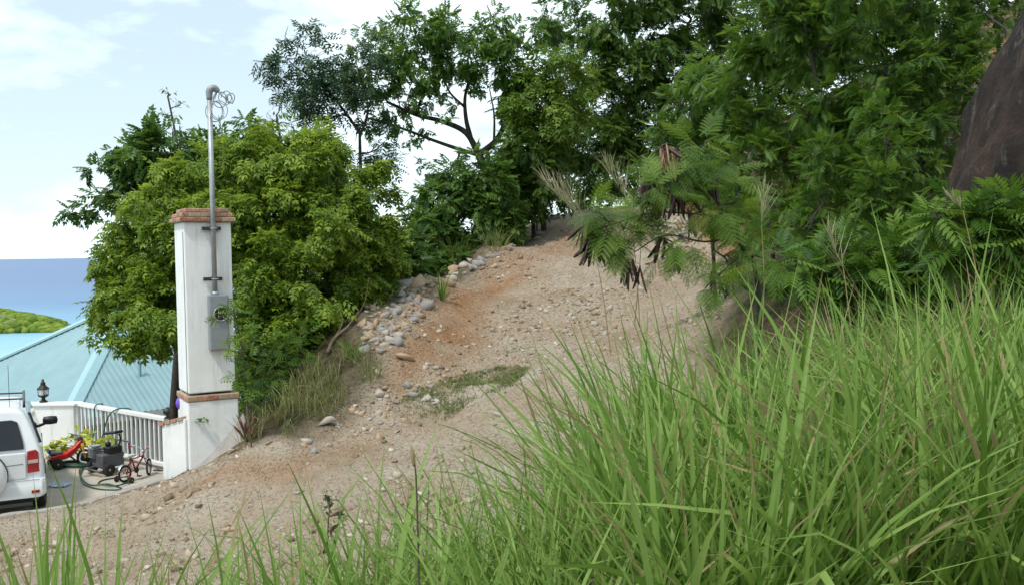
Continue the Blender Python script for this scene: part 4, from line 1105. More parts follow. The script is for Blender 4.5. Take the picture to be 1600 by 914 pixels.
TRI['acacia'] = make_tree('feathery_tree', 'thin dark feathery tree leaning left over the lime tree', 'tree', g, [P(566, 330, 23.8), P(563, 250, 23.8), P(562, 205, 23.8)],
    px_clumps([(425, 112, 24, 23.5, .6), (450, 92, 30, 23.5, .7), (468, 62, 22, 23.4, .5), (490, 45, 14, 23.4, .4), (500, 90, 34, 23.5, .8), (470, 125, 34, 23.5), (520, 120, 40, 23.6), (500, 155, 40, 23.6), (545, 80, 26, 23.6, .7),
               (560, 110, 34, 23.6), (545, 150, 40, 23.7), (440, 140, 22, 23.5, .6), (585, 75, 26, 23.7, .7), (570, 175, 32, 23.8), (590, 235, 28, 24, .8), (600, 260, 26, 24, .8), (620, 250, 20, 24, .6), (560, 240, 18, 23.8, .5), (520, 185, 20, 23.6, .5), (490, 190, 16, 23.6, .4)], jit=0.5),
    T_FEATHER, M['feather'], M['bark_dark'], 52, 0.30, 0.35, 0.06, limbs=[([P(563, 210, 23.8), P(535, 170, 23.7), P(500, 130, 23.6), P(460, 105, 23.5)], 0.04), ([P(562, 215, 23.8), P(575, 170, 23.8), P(560, 110, 23.7)], 0.04)], tint0=0.4)[1]
g = gpt(770, 25.5)
fk = P(748, 243, 25.2)
TRI['spread'] = make_tree('spreading_tree', 'broad spreading tree with forked dark limbs against the white sky', 'tree', g, [P(772, 330, 25.4), P(765, 280, 25.3), fk],
    px_clumps([(640, 48, 40, 25), (632, 20, 20, 25, .6), (690, 52, 38, 25), (615, 85, 42, 25), (660, 95, 42, 25), (720, 80, 46, 25), (705, 112, 32, 25, .8), (755, 60, 36, 25), (590, 120, 34, 25), (640, 130, 34, 25, .8), (605, 155, 30, 25, .7),
               (770, 105, 42, 25), (800, 60, 36, 25.2), (772, 28, 22, 25, .6), (820, 105, 44, 25.2), (660, 40, 30, 25, .7), (830, 40, 30, 25.3, .7), (575, 95, 30, 25, .7), (640, 165, 22, 25, .5), (690, 150, 20, 25, .4),
               (700, 185, 14, 25, .4), (660, 205, 12, 25, .3), (730, 130, 26, 25, .6), (560, 60, 20, 25, .5), (620, 182, 22, 25, .6), (665, 160, 20, 25, .5), (585, 200, 18, 25, .5), (800, 150, 30, 25.2), (785, 185, 20, 25.2, .6), (700, 270, 20, 25, .5), (655, 262, 16, 25, .4), (640, 215, 14, 25, .4), (715, 165, 12, 25, .4)], jit=0.7),
    T_FAR, M['mid'], M['bark_dark'], 105, 0.235, 0.25, 0.19,
    limbs=[([fk, P(728, 208, 25.1), P(690, 190, 25.0), P(650, 180, 25.0), P(605, 160, 25)], 0.095), ([P(735, 215, 25.1), P(728, 185, 25), P(727, 150, 25), P(738, 110, 25)], 0.075), ([fk, P(775, 220, 25.2), P(795, 185, 25.3), P(830, 150, 25.4)], 0.10),
           ([fk, P(712, 232, 25), P(672, 218, 25), P(630, 202, 25), P(575, 185, 25)], 0.06), ([P(650, 180, 25), P(660, 150, 25), P(672, 120, 25), P(655, 80, 25)], 0.045), ([P(772, 222, 25.2), P(772, 180, 25.2), P(765, 140, 25.1)], 0.04), ([P(728, 170, 25), P(700, 140, 25), P(690, 90, 25)], 0.04)], tint0=0.46, sub=6, subr=0.42)[1]
g = gpt(850, 25.8)
TRI['yell'] = make_tree('yellow_green_tree', 'small yellow green tree crown right of the spreading tree', 'tree', g, [P(850, 320, 25.6), P(850, 250, 25.5), P(845, 190, 25.4)],
    px_clumps([(860, 125, 48, 24.6), (830, 155, 44, 24.6), (890, 140, 38, 24.6), (850, 170, 46, 24.6), (895, 165, 28, 24.6, .8), (810, 175, 26, 24.6, .8), (870, 195, 36, 24.8)], jit=0.4),
    T_PIN_D, M['yellowgreen'], M['bark_dark'], 95, 0.25, 0.5, 0.09, tint0=0.55, sub=9, subr=0.42)[1]
g = gpt(1010, 29.5)
TRI['dense'] = make_tree('tall_tree', 'tall dense dark tree at the top of the road', 'tree', g, [P(1030, 250, 29.3), P(1034, 150, 29.2), P(1032, 60, 29.1)],
    px_clumps([(870, 25, 40, 28, .7), (905, 50, 44, 28, .8), (950, 30, 56, 28), (1010, 50, 60, 28), (1080, 30, 60, 28), (870, 75, 28, 28, .6), (930, 100, 52, 28), (985, 120, 60, 28), (1050, 110, 60, 28), (1110, 80, 60, 28.5), (900, 5, 30, 28, .7), (1000, -10, 60, 28), (1090, -30, 60, 28),
               (925, 165, 55, 28), (985, 190, 60, 28), (940, 225, 55, 28), (900, 232, 46, 27.8), (960, 250, 46, 28), (1010, 240, 55, 28), (1060, 180, 60, 28.5), (930, 275, 28, 29), (985, 280, 30, 29.5), (925, 310, 30, 31.5), (970, 305, 34, 31.5), (1020, 290, 34, 31.5), (1150, 30, 60, 29), (1200, 80, 60, 29), (1170, 110, 50, 29), (1080, 250, 60, 29),(880, 215, 40, 27.6),
               (1250, 30, 60, 29), (1300, 60, 60, 29), (1230, -20, 50, 29)], jit=0.8),
    T_FAR, M['dark'], M['bark_dark'], 88, 0.25, 0.3, 0.2, limbs=[([P(1032, 150, 29.2), P(990, 70, 29), P(960, 20, 28.8), P(940, -20, 28.6)], 0.10)], tint0=0.48, sub=7, subr=0.43)[1]
g = gpt(760, 23.8)
make_tree('scrub_bush', 'dark green bush on the road edge under the spreading tree', 'bush', g, [g + (0, 0, .7), P(755, 340, 23.6)],
    px_clumps([(720, 290, 34, 23.5), (760, 285, 40, 23.6), (690, 310, 30, 23.4, .7), (725, 340, 42, 23.5), (770, 340, 44, 23.5), (680, 350, 32, 23.3, .8), (745, 375, 30, 23.3), (700, 380, 26, 23.2, .8), (665, 330, 22, 23.3, .5), (665, 375, 22, 23.3, .6), (700, 265, 22, 23.5, .5), (675, 280, 18, 23.4, .4), (655, 300, 16, 23.4, .4), (740, 255, 22, 23.6, .5), (720, 395, 26, 23.0), (765, 380, 26, 23.4), (690, 400, 24, 22.6), (650, 405, 26, 21.8), (785, 365, 26, 24), (660, 350, 26, 23), (690, 415, 18, 22.2), (715, 405, 20, 22.6)], jit=0.5),
    T_FAR, M['mid'], M['bark_dark'], 120, 0.235, 0.3, 0.06, tint0=0.36, sub=9, group='bushes along the left edge of the road')
g = gpt(835, 25.4)
make_tree('scrub_bush', 'dense dark bush left of the top of the road, below the yellow green crown', 'bush', g, [g + (0, 0, .7), P(835, 310, 25.2)],
    px_clumps([(810, 235, 44, 25), (850, 235, 44, 25.2), (795, 275, 44, 25), (840, 280, 48, 25), (870, 270, 34, 25.4), (800, 320, 40, 24.8), (832, 312, 30, 25.4), (812, 345, 22, 24.8, .8)], jit=0.5),
    T_FAR, M['dark'], M['bark_dark'], 105, 0.24, 0.35, 0.07, tint0=0.4, sub=7, group='bushes along the left edge of the road')
g = gpt(840, 26.0)
make_tree('scrub_bush', 'low bright green bush beside the crest of the road', 'bush', g, [g + (0, 0, .3), P(832, 340, 25.9)],
    px_clumps([(818, 330, 24, 25.6), (838, 312, 22, 26), (803, 350, 18, 25.2, .8), (848, 330, 12, 26.6, .7)], jit=0.2), T_SIMPLE, M['mid'], M['bark_dark'], 140, 0.16, 0.3, 0.03, tint0=0.65, sub=7, group='bushes along the left edge of the road')
g = gpt(600, 19.5)
make_tree('scrub_bush', 'dark shaded bush under the right side of the lime tree', 'bush', g, [g + (0, 0, .5), P(590, 420, 19.5)],
    px_clumps([(600, 440, 40, 19.3), (560, 470, 36, 18.8), (630, 410, 34, 20), (620, 370, 30, 20.2, .8), (645, 385, 24, 20.6, .8), (540, 500, 30, 18.2, .8), (510, 520, 30, 17.6, .8), (570, 430, 36, 19), (530, 470, 36, 18.4), (610, 400, 34, 19.8), (500, 490, 34, 18), (640, 420, 22, 20.2)], jit=0.3),
    T_FAR, M['dark'], M['bark_dark'], 100, 0.26, 0.3, 0.05, tint0=0.3, sub=9, group='bushes along the left edge of the road')
g = gpt(470, 16.3)
make_tree('scrub_bush', 'loose fine leaved bush right of the pillar, below the lime tree', 'bush', g, [g + (0, 0, .3), P(462, 560, 16.2)],
    px_clumps([(440, 555, 34, 16), (480, 545, 32, 16), (410, 580, 34, 15.6), (455, 590, 32, 15.6), (500, 575, 24, 16, .7), (425, 610, 26, 15.2, .8), (395, 545, 24, 16, .7), (470, 520, 24, 16.2, .6)], jit=0.3),
    T_FEATHER, M['tan_tan'], M['bark'], 95, 0.18, 0.3, 0.03, tint0=0.55, sub=6, group='bushes along the left edge of the road')
g = gpt(430, 17.0)
make_tree('scrub_bush', 'dense dark bush filling the gap right behind the pillar', 'bush', g, [g + (0, 0, .5), P(430, 570, 16.9)],
    px_clumps([(400, 560, 40, 16.8), (440, 570, 42, 16.8), (480, 560, 40, 16.9), (400, 610, 36, 16.4), (450, 610, 36, 16.4), (500, 545, 34, 17), (420, 520, 40, 17), (390, 640, 26, 16)], jit=0.3),
    T_FAR, M['mid'], M['bark_dark'], 90, 0.24, 0.3, 0.04, tint0=0.35, sub=8, group='bushes along the left edge of the road')
g = gpt(388, 13.5)
make_tree('feathery_sapling', 'thin feathery sapling growing in front of the meter box', 'plant', g, [P(384, 600, 13.5), P(378, 540, 13.45), P(368, 495, 13.4)],
    px_clumps([(365, 488, 12, 13.4, .5), (345, 494, 12, 13.4, .5), (375, 515, 12, 13.4, .5), (358, 545, 9, 13.4, .4), (378, 555, 12, 13.4, .5), (372, 590, 9, 13.4, .5), (385, 600, 10, 13.4, .5), (385, 535, 10, 13.4, .4)], jit=0.1),
    T_FEATHER, M['tan_tan'], M['bark'], 150, 0.15, 0.2, 0.012, tint0=0.6, sub=5, twigs=0.8)

# feathery tan-tan shrubs on the right bank
RG = 'feathery shrubs on the right bank'
def tantan(px, d, label, stems, clumps, dens=175, size=0.185, tint0=0.42, jit=0.5):
    g = gpt(px, d)
    return make_tree('tan_tan_shrub', label, 'shrub', g, stems, px_clumps(clumps, jit=jit), T_BI, M['tan_tan'], M['bark_dark'], dens, size, 0.12, 0.035, RG,
                     sub=7, subr=0.5, up=1.3, jitter=0.8, tint0=tint0, leaf_name='foliage', trunk_name='stem', twigs=0.8, tspread=0.17)
tantan(1120, 15.5, 'feathery shrub leaning over the road, left end of the bank', [P(1110, 330, 15.4), P(1095, 250, 15.2), P(1075, 190, 15)],
    [(1060, 165, 32, 14.8, .8), (1095, 130, 34, 15), (1040, 215, 34, 14.6, .9), (1090, 195, 44, 15), (1030, 255, 26, 14.4, .8), (1080, 250, 40, 14.8), (1130, 170, 40, 15), (1130, 230, 40, 15), (1020, 190, 18, 14.6, .6), (1120, 285, 30, 15, .8)])
tantan(1210, 14.0, 'tall feathery shrub with pale upper sprays left of the dark stem', [P(1205, 330, 14), P(1195, 220, 14), P(1180, 120, 14)],
    [(1160, 100, 40, 13.8), (1190, 60, 40, 14), (1150, 150, 38, 13.8), (1200, 140, 44, 13.8), (1170, 200, 44, 13.6), (1220, 200, 44, 13.6), (1180, 260, 44, 13.4), (1230, 270, 44, 13.4), (1160, 300, 36, 13.2, .8), (1210, 320, 40, 13), (1240, 90, 40, 14), (1150, 340, 30, 13, .7), (1200, 375, 34, 12.6, .8)], tint0=0.5)
tantan(1290, 13.0, 'feathery shrub around the long dark stem below the sky gap', [P(1290, 330, 13), P(1284, 180, 12.9), P(1262, 60, 12.8), P(1250, 10, 12.8)],
    [(1250, 30, 40, 12.8), (1300, 20, 44, 13), (1270, 90, 36, 12.8, .8), (1320, 90, 40, 13), (1300, 150, 40, 12.8), (1260, 180, 36, 12.6, .8), (1330, 200, 44, 12.6), (1290, 250, 44, 12.4), (1340, 280, 40, 12.2), (1290, 320, 40, 12), (1255, 360, 34, 12, .8), (1230, -20, 44, 13), (1300, -40, 50, 13), (1210, 10, 44, 13), (1280, 0, 44, 13)], tint0=0.36)
tantan(1400, 12.0, 'broad feathery shrub with layered sprays in the middle of the bank', [P(1400, 330, 12), P(1395, 200, 12), P(1380, 80, 12)],
    [(1360, 40, 44, 12), (1410, 30, 44, 12.2), (1380, 110, 44, 12), (1430, 100, 40, 12), (1370, 170, 44, 11.8), (1420, 185, 44, 11.6), (1390, 240, 44, 11.4), (1430, 270, 36, 11.2), (1370, 300, 40, 11.2), (1420, 330, 40, 11), (1360, 360, 40, 11), (1340, -20, 50, 12), (1420, -30, 50, 12.4), (1385, 205, 40, 10.8)], tint0=0.42)
tantan(1480, 12.5, 'dark feathery shrub left of the big boulder', [P(1445, 330, 12.4), P(1440, 240, 12.4), P(1446, 120, 12.4), P(1450, 20, 12.4)],
    [(1470, 40, 44, 12.4), (1460, 120, 36, 12.2), (1500, 110, 30, 12.6, .8), (1450, 190, 40, 12), (1490, 180, 26, 12.2, .7), (1460, 250, 36, 11.8), (1440, 310, 36, 11.4), (1465, 350, 30, 11, .8), (1500, 30, 30, 12.8, .7), (1480, -20, 44, 12.6), (1530, 60, 22, 12.8, .5), (1480, 80, 40, 12.4), (1520, 20, 34, 12.8), (1535, 90, 24, 12.6), (1510, 140, 26, 12.4), (1560, 10, 30, 12.8)], tint0=0.3)
tantan(1330, 9.6, 'low feathery shrub standing in the tall grass below the bank', [P(1330, 440, 9.5), P(1325, 390, 9.4)],
    [(1290, 400, 40, 9.3), (1340, 390, 40, 9.3), (1390, 400, 40, 9.2), (1440, 390, 34, 9.2), (1300, 440, 36, 9.0), (1360, 440, 36, 9.0), (1420, 440, 36, 9.0), (1250, 420, 30, 9.2, .8), (1460, 430, 26, 9, .8), (1230, 400, 26, 9.6, .7)], size=0.26, tint0=0.35)
tantan(1540, 7.0, 'small feathery shrub in front of the foot of the boulder', [P(1535, 430, 6.9), P(1530, 370, 6.9)],
    [(1500, 330, 20, 6.8, .7), (1530, 350, 26, 6.8, .8), (1570, 330, 24, 6.8, .8), (1600, 320, 24, 6.8, .8), (1480, 355, 18, 6.8, .6), (1500, 385, 26, 6.8), (1560, 385, 28, 6.8), (1610, 370, 26, 6.8), (1460, 340, 12, 6.8, .5)], size=0.22, dens=70, tint0=0.45, jit=0.2)
tantan(1560, 13.5, 'feathery shrub hanging over the top of the boulder', [P(1560, 60, 13.4), P(1550, 10, 13.2)],
    [(1545, 20, 26, 13, .7), (1580, 5, 22, 12.6, .6), (1590, 60, 16, 11.8, .4), (1560, -30, 40, 13)], tint0=0.3)

# dense scrub behind the feathery shrubs, up the cut bank
for lab, px, d, cl in (('dark dense bush high on the bank behind the feathery shrubs, by the sky gap', 1190, 20.0, [(1130, 120, 50, 19), (1180, 160, 56, 19.4), (1120, 200, 50, 19), (1230, 120, 50, 19.4), (1170, 240, 54, 18.6), (1230, 210, 56, 18.8), (1130, 280, 44, 18.6), (1200, 300, 50, 18), (1240, 50, 46, 19.6)]),
                        ('dark dense bush in the middle of the bank behind the feathery shrubs', 1330, 18.0, [(1280, 60, 56, 17.6), (1340, 40, 60, 17.8), (1290, 150, 60, 17.2), (1350, 130, 60, 17.4), (1300, 240, 60, 16.6), (1360, 220, 60, 16.8), (1310, 330, 56, 15.6), (1370, 310, 56, 15.8), (1330, -20, 60, 18), (1260, 340, 50, 15.6)]),
                        ('dark dense bush on the bank beside the boulder', 1450, 16.5, [(1410, 50, 56, 16), (1470, 70, 50, 16.2), (1420, 140, 56, 15.6), (1470, 160, 44, 15.6), (1430, 230, 56, 15), (1470, 250, 40, 14.8), (1440, 320, 50, 14), (1400, 330, 50, 14), (1440, -20, 60, 16.4), (1400, 270, 50, 15)])):
    g = gpt(px, d)
    make_tree('bank_bush', lab, 'bush', g, [g + (0, 0, 0.6), P(px, 200, d - 0.4)], px_clumps(cl, jit=0.4), T_FAR, M['dark'], M['bark_dark'], 50, 0.26, 0.3, 0.05, 'dark bushes on the cut bank', tint0=0.34, sub=6)

# near shrub branch hung with brown pods
pod_root, _ = make_tree('pod_shrub', 'feathery shrub hung with clusters of dark brown seed pods beside the road', 'shrub', gpt(1190, 6.4),
    [P(1185, 470, 6.4), P(1165, 400, 6.3), P(1140, 345, 6.2), P(1110, 300, 6.2)],
    px_clumps([(948, 345, 26, 6.0, .9), (975, 360, 26, 6.0, .9), (1000, 340, 22, 6.0, .7), (1050, 280, 30, 6.1, .8), (1090, 270, 30, 6.2, .8), (1020, 300, 20, 6.0, .6), (1080, 235, 30, 6.3, .8), (1045, 385, 20, 6.0, .5), (1070, 372, 20, 6.0, .5), (1120, 325, 30, 6.2, .8), (1150, 300, 34, 6.4, .8),
               (1160, 350, 34, 6.4, .8), (1130, 400, 22, 6.2, .5), (1095, 330, 18, 6.1, .4), (1180, 400, 30, 6.4, .7), (930, 330, 14, 6.0, .5), (1150, 260, 28, 6.5, .7), (1110, 440, 20, 6.1, .5)], jit=0.15),
    T_BI_FINE, M['tan_tan'], M['bark_dark'], 150, 0.19, 0.3, 0.018, sub=5, subr=0.55, up=1.2, tint0=0.62, leaf_name='foliage', trunk_name='stem', twigs=0.5,
    limbs=[([P(1140, 345, 6.2), P(1090, 335, 6.1), P(1020, 333, 6.0), P(960, 350, 6.0), P(925, 362, 6.0)], 0.009), ([P(1150, 370, 6.3), P(1100, 378, 6.1), P(1040, 368, 6.0), P(990, 395, 6.0)], 0.008), ([P(1110, 300, 6.2), P(1075, 250, 6.2), P(1045, 225, 6.1), P(1020, 240, 6.0)], 0.010),
           ([P(1100, 300, 6.2), P(1060, 285, 6.1), P(1030, 275, 6.0)], 0.007), ([P(1165, 400, 6.3), P(1145, 410, 6.2), P(1140, 420, 6.1)], 0.006)])
pb = np.array(pod_root.location)
pod_me = []
for k in range(3):
    mb = MB(); n = 8; V = []
    for i in range(n):
        t = i / (n - 1); w = 0.0120 * math.sin(math.pi * (0.08 + 0.86 * t)) ** 0.5; b = 0.12 * (k - 1) * t * t
        V += [(-w + b * 0.15, 0.002, -t * 0.15), (w + b * 0.15, 0.002, -t * 0.15), (b * 0.15, -0.0025, -t * 0.15)]
    F = [(i * 3 + j, i * 3 + (j + 1) % 3, i * 3 + 3 + (j + 1) % 3, i * 3 + 3 + j) for i in range(n - 1) for j in range(3)]
    mb.add(V, F); o = mb.build('pod', M['pod'], pod_root, smooth=True); pod_me.append(o.data)
    bpy.data.objects.remove(o)
tanpod = pod_me[1].copy(); tanpod.materials[0] = M['pod_tan']
for cx, cy, d, n, sc, spread in [(928, 368, 6.0, 18, 1.15, 0.5), (915, 352, 6.0, 6, 0.9, 0.6), (985, 405, 6.0, 8, 1.0, 0.2), (1032, 305, 6.0, 10, 1.0, 0.35), (1055, 300, 6.0, 7, 0.95, 0.3), (1005, 290, 6.0, 6, 1.0, 0.4), (1038, 228, 6.1, 11, 1.0, 0.38), (1020, 275, 6.05, 8, 1.0, 0.5), (1045, 265, 6.1, 8, 1.0, 0.4), (1050, 235, 6.1, 5, 1.0, 0.4),
                                 (1072, 292, 6.1, 4, 1.2, 0.25), (1078, 330, 6.1, 3, 1.1, 0.2), (1035, 372, 6.0, 4, 1.0, 0.7), (1055, 385, 6.0, 5, 0.9, 0.4), (1120, 425, 6.1, 4, 0.9, 0.3), (1145, 425, 6.1, 6, 1.0, 0.5), (955, 365, 6.0, 7, 0.9, 0.35), (975, 375, 6.0, 5, 0.8, 0.3), (1115, 280, 6.2, 4, 1.0, 0.4), (1000, 418, 6.0, 3, 0.9, 0.2)]:
    c = P(cx, cy, d) - pb
    for k in range(n):
        me_ = tanpod if (cy < 245 and k % 2) or rng.random() < 0.07 else pod_me[rng.integers(0, 3)]
        o = link('pod', me_, pod_root)
        o.location = tuple(c + rng.normal(size=3) * (0.02, 0.02, 0.008))
        o.rotation_euler = (rng.normal() * spread * 0.6, rng.normal() * spread - 0.1 * spread, rng.uniform(0, 6.28)); s_ = 1.12 * sc * rng.uniform(0.8, 1.15); o.scale = (s_ * 1.05, s_, s_)

# ------------------------------------------------------------------ boulder on the right
def rough_blob(c, rad, shear, seed, sub=6, amp=0.17):
    bm = bmesh.new(); bmesh.ops.create_icosphere(bm, subdivisions=sub, radius=1.0)
    V = np.array([v.co[:] for v in bm.verts]); F = [tuple(v.index for v in f.verts) for f in bm.faces]; bm.free()
    n1 = fbm(V[:, 0] * 2.1 + V[:, 2] * 1.3 + seed, V[:, 1] * 2.1 - V[:, 2] * 1.7, 5, seed)
    n2 = np.abs(fbm(V[:, 0] * 4 + V[:, 1] * 2 + seed, V[:, 2] * 3.0 - V[:, 1], 4, seed + 5))
    V = V * (1 + amp * n1 - amp * 0.5 * n2)[:, None] * rad
    rr = np.random.default_rng(seed)
    for nrm, dd in [((-0.75, -0.55, 0.38), 0.92), ((-0.25, -0.93, 0.1), 0.98), ((-0.9, 0.1, 0.42), 0.86), ((0.5, -0.8, 0.2), 1.0), ((-0.45, -0.62, 0.64), 1.0), ((-0.95, -0.3, -0.1), 0.93)]:
        nrm = np.array(nrm) / np.linalg.norm(nrm); k = V @ (nrm / rad) - dd * 0.93
        V = V - np.clip(k, 0, None)[:, None] * 0.88 * nrm * rad
    V = V + (0.13 * fbm(V[:, 0] * 1.8 + V[:, 1] * 1.6, V[:, 2] * 1.5 + V[:, 1], 6, seed + 9) - 0.16 * np.clip(0.22 - np.abs(fbm(V[:, 0] * 2.2 + V[:, 1] * 2.0, V[:, 2] * 1.1 - V[:, 1], 4, seed + 2)), 0, 1) + 0.05 * fbm(V[:, 0] * 9 + V[:, 1] * 7, V[:, 2] * 6 + V[:, 1] * 3, 4, seed + 4))[:, None] * unit(V)
    V[:, 0] += shear * V[:, 2]
    return V + c, F
m, nt, bs = nodes('boulder_stone')
tc = nt.nodes.new('ShaderNodeTexCoord'); mp_ = nt.nodes.new('ShaderNodeMapping'); mp_.inputs['Scale'].default_value = (1, 1, 0.3); nt.links.new(tc.outputs['Object'], mp_.inputs['Vector'])
col = ramp(nt, noise(nt, 2.2, 6, 0.6, mp_.outputs[0]), [(0.34, (0.009, 0.005, 0.004)), (0.5, (0.030, 0.015, 0.010)), (0.66, (0.085, 0.043, 0.027))])
col = mixc(nt, ramp(nt, noise(nt, 6, 8, 0.75, mp_.outputs[0]), [(0.56, (0, 0, 0)), (0.66, (0.8, 0.8, 0.8))]), col, (0.16, 0.13, 0.11))
nt.links.new(col, bs.inputs['Base Color']); bs.inputs['Roughness'].default_value = 0.85
bump(nt, bs, noise(nt, 5, 10, 0.75), 1.0, 0.22)
bc = P(1700, 290, 9.2)
V, F = rough_blob(np.zeros(3), np.array([1.3, 1.3, 2.5]), 0.14, 3)
mb = MB(); mb.add(V, F); o = mb.build('boulder', m, smooth=True); o.location = tuple(bc)
tag(o, 'huge dark purplish brown boulder standing at the right edge', 'boulder')
# ------------------------------------------------------------------ forest on the headland
n = 2600
u = rng.random(n) ** 0.9; v = rng.uniform(-1.0, 1.0, n)
wid = 14 + 75 * (1 - np.exp(-3.0 * u))
hh = (3 + 30 * (1 - np.exp(-2.6 * u))) * np.clip(1 - v ** 2, 0, 1) ** 0.8 * np.clip(u * 14, 0, 1) - 1.0
pos = tip + u[:, None] * LEN * ax + (v * wid)[:, None] * ay; pos[:, 2] += hh + 1.0
bm = bmesh.new(); bmesh.ops.create_icosphere(bm, subdivisions=1, radius=1.0)
IV = np.array([q.co[:] for q in bm.verts]); IF = np.array([[q.index for q in f.verts] for f in bm.faces]); bm.free()
IV = IV * (1, 1, 0.8) * (1 + 0.25 * rng.normal(size=(len(IV), 1)))
V, F, T = scatter((IV, IF), pos, unit(rng.normal(size=(n, 3)) * (1, 1, 0.1)), np.tile([0, 0, 1.0], (n, 1)), rng.uniform(2.2, 4.6, n), np.clip(rng.normal(0.5, 0.25, n), 0, 0.93))
M['forest'] = leafmat('far_forest', (0.07, 0.13, 0.02), (0.14, 0.21, 0.03), (0.23, 0.28, 0.05), 0.1, rough=0.9, spec=0.1)
tag(link('headland_forest', np_mesh('headland_forest', V, [F], M['forest'], T)), 'low green woodland covering the distant headland', 'forest', kind='stuff')

# ------------------------------------------------------------------ stones
def stone_template(seed, flat_=0.6, npt=13):
    r_ = np.random.default_rng(seed)
    bm = bmesh.new()
    pts = r_.uniform(-1, 1, (npt, 3)); ax_ = r_.integers(0, 3, npt)
    pts[np.arange(npt), ax_] = np.sign(pts[np.arange(npt), ax_]) * r_.uniform(0.75, 1.0, npt)          # points on a jittered block: angular stone
    for p in pts * (0.95, 0.72, flat_): bm.verts.new(p)
    bmesh.ops.convex_hull(bm, input=bm.verts)
    loose = [q for q in bm.verts if not q.link_faces]
    bmesh.ops.delete(bm, geom=loose, context='VERTS')
    bmesh.ops.triangulate(bm, faces=bm.faces)
    bm.verts.index_update()
    V = np.array([q.co[:] for q in bm.verts]); F = np.array([[q.index for q in f.verts] for f in bm.faces]); bm.free()
    return V, F
ST = [stone_template(k, [0.55, 0.65, 0.8, 0.42][k % 4]) for k in range(8)]
ST_ME = {}
def stone_mesh(k, mi):
    if (k, mi) not in ST_ME:
        ST_ME[(k, mi)] = np_mesh('rock', ST[k][0], [ST[k][1]], ROCKS[mi])
    return ST_ME[(k, mi)]
def rock(px, py, wpx, mi, label, group=None, k=None, hpx=None, rz=None):
    g = on_ground(px, py)
    s = wpx / 2 * g[1] / FPX
    o = link('rock', stone_mesh(int(rng.integers(0, 8)) if k is None else k, mi))
    o.location = (g[0], g[1], g[2] - s * 0.10); o.scale = (s, s, s * (1.0 if hpx is None else hpx))
    o.rotation_euler = (rng.normal() * 0.28, rng.normal() * 0.28, rng.uniform(0, 6.28) if rz is None else rz)
    return tag(o, label, 'rock', group)
rock(662, 446, 46, 1, 'large orange tan rock beside the grass tuft on the rubble edge', k=2, rz=0.2)
rock(704, 424, 34, 1, 'tan rock at the top of the rubble edge under the bush', k=0, rz=0.4)
rock(628, 446, 38, 0, 'large grey rock at the left top of the rubble edge', k=1, rz=0.1)
rock(362, 827, 40, 1, 'lone flat brown stone lying on the bare dirt in front', k=3, rz=0.1, hpx=0.8)
rock(512, 662, 34, 2, 'flat pale stone at the lower end of the grassy bank', k=3, rz=0.0)
rock(552, 640, 22, 1, 'small tan stone on the bank beside the wispy grass', k=2)
rock(594, 616, 24, 2, 'pale stone at the foot of the rubble slope', k=1)
rock(592, 585, 20, 2, 'rounded pale stone below the brown grass tuft', k=2)
rock(630, 558, 36, 1, 'flat tan slab of rock under the rubble slope', k=3, rz=0.2)
rock(644, 500, 24, 0, 'angular light grey stone in the middle of the rubble', k=5)
rock(603, 522, 24, 2, 'whitish grey stone low in the rubble', k=4)
rock(780, 648, 26, 2, 'pale flat stone half sunk in the road right of the green patch', k=3)
rock(485, 690, 30, 2, 'pale stone beside the grass at the road edge', k=7)
rock(870, 342, 30, 0, 'dark boulder at the left side of the road crest', k=0)
rock(292, 828, 16, 0, 'thin grey splinter of stone on the dirt left of the flat stone', k=3, hpx=0.5)
rock(464, 770, 24, 0, 'flat dark slate piece lying on the dirt', k=3, hpx=0.4)
def scatter_rocks(poly, n, smin, smax, label, group, mats=(0, 0, 1, 1, 2)):
    k = 0; xs = [p[0] for p in poly]; ys = [p[1] for p in poly]
    while k < n:
        px = rng.uniform(min(xs), max(xs)); py = rng.uniform(min(ys), max(ys))
        if not in_poly(np.array([px]), np.array([py]), poly)[0]: continue
        w_ = smin + (smax - smin) * rng.random() ** 2.0; mi = mats[rng.integers(0, len(mats))]
        word = ('small' if w_ < smin + 0.25 * (smax - smin) else 'middling' if w_ < smin + 0.6 * (smax - smin) else 'larger') + ' ' + ('grey', 'tan', 'pale')[mi]
        rock(px, py, w_, mi, word + ' ' + label, group); k += 1
scatter_rocks([(575, 470), (610, 440), (700, 415), (760, 402), (740, 425), (690, 450), (655, 500), (620, 540), (575, 560), (560, 520)], 150, 10, 27, 'broken stone in the rubble along the left road edge', 'stones of the rubble edge')
scatter_rocks([(760, 402), (850, 360), (850, 372), (790, 395), (740, 425)], 20, 8, 18, 'stone on the upper left road edge near the crest', 'stones near the crest')
scatter_rocks([(470, 700), (560, 635), (620, 600), (680, 560), (720, 600), (640, 680), (560, 690), (500, 720)], 50, 9, 24, 'loose stone at the lower left edge of the dirt road', 'stones along the lower road edge', (1, 2, 2, 0))
scatter_rocks([(850, 455), (950, 440), (1000, 520), (920, 560), (830, 520)], 46, 8, 17, 'loose stone in the middle of the rutted road', 'stones in the middle of the road', (1, 2, 0, 2))
scatter_rocks([(1020, 340), (1100, 345), (1120, 420), (1000, 460), (960, 430)], 30, 9, 20, 'loose stone on the right side of the road behind the pods', 'stones on the right side of the road', (1, 2, 2))

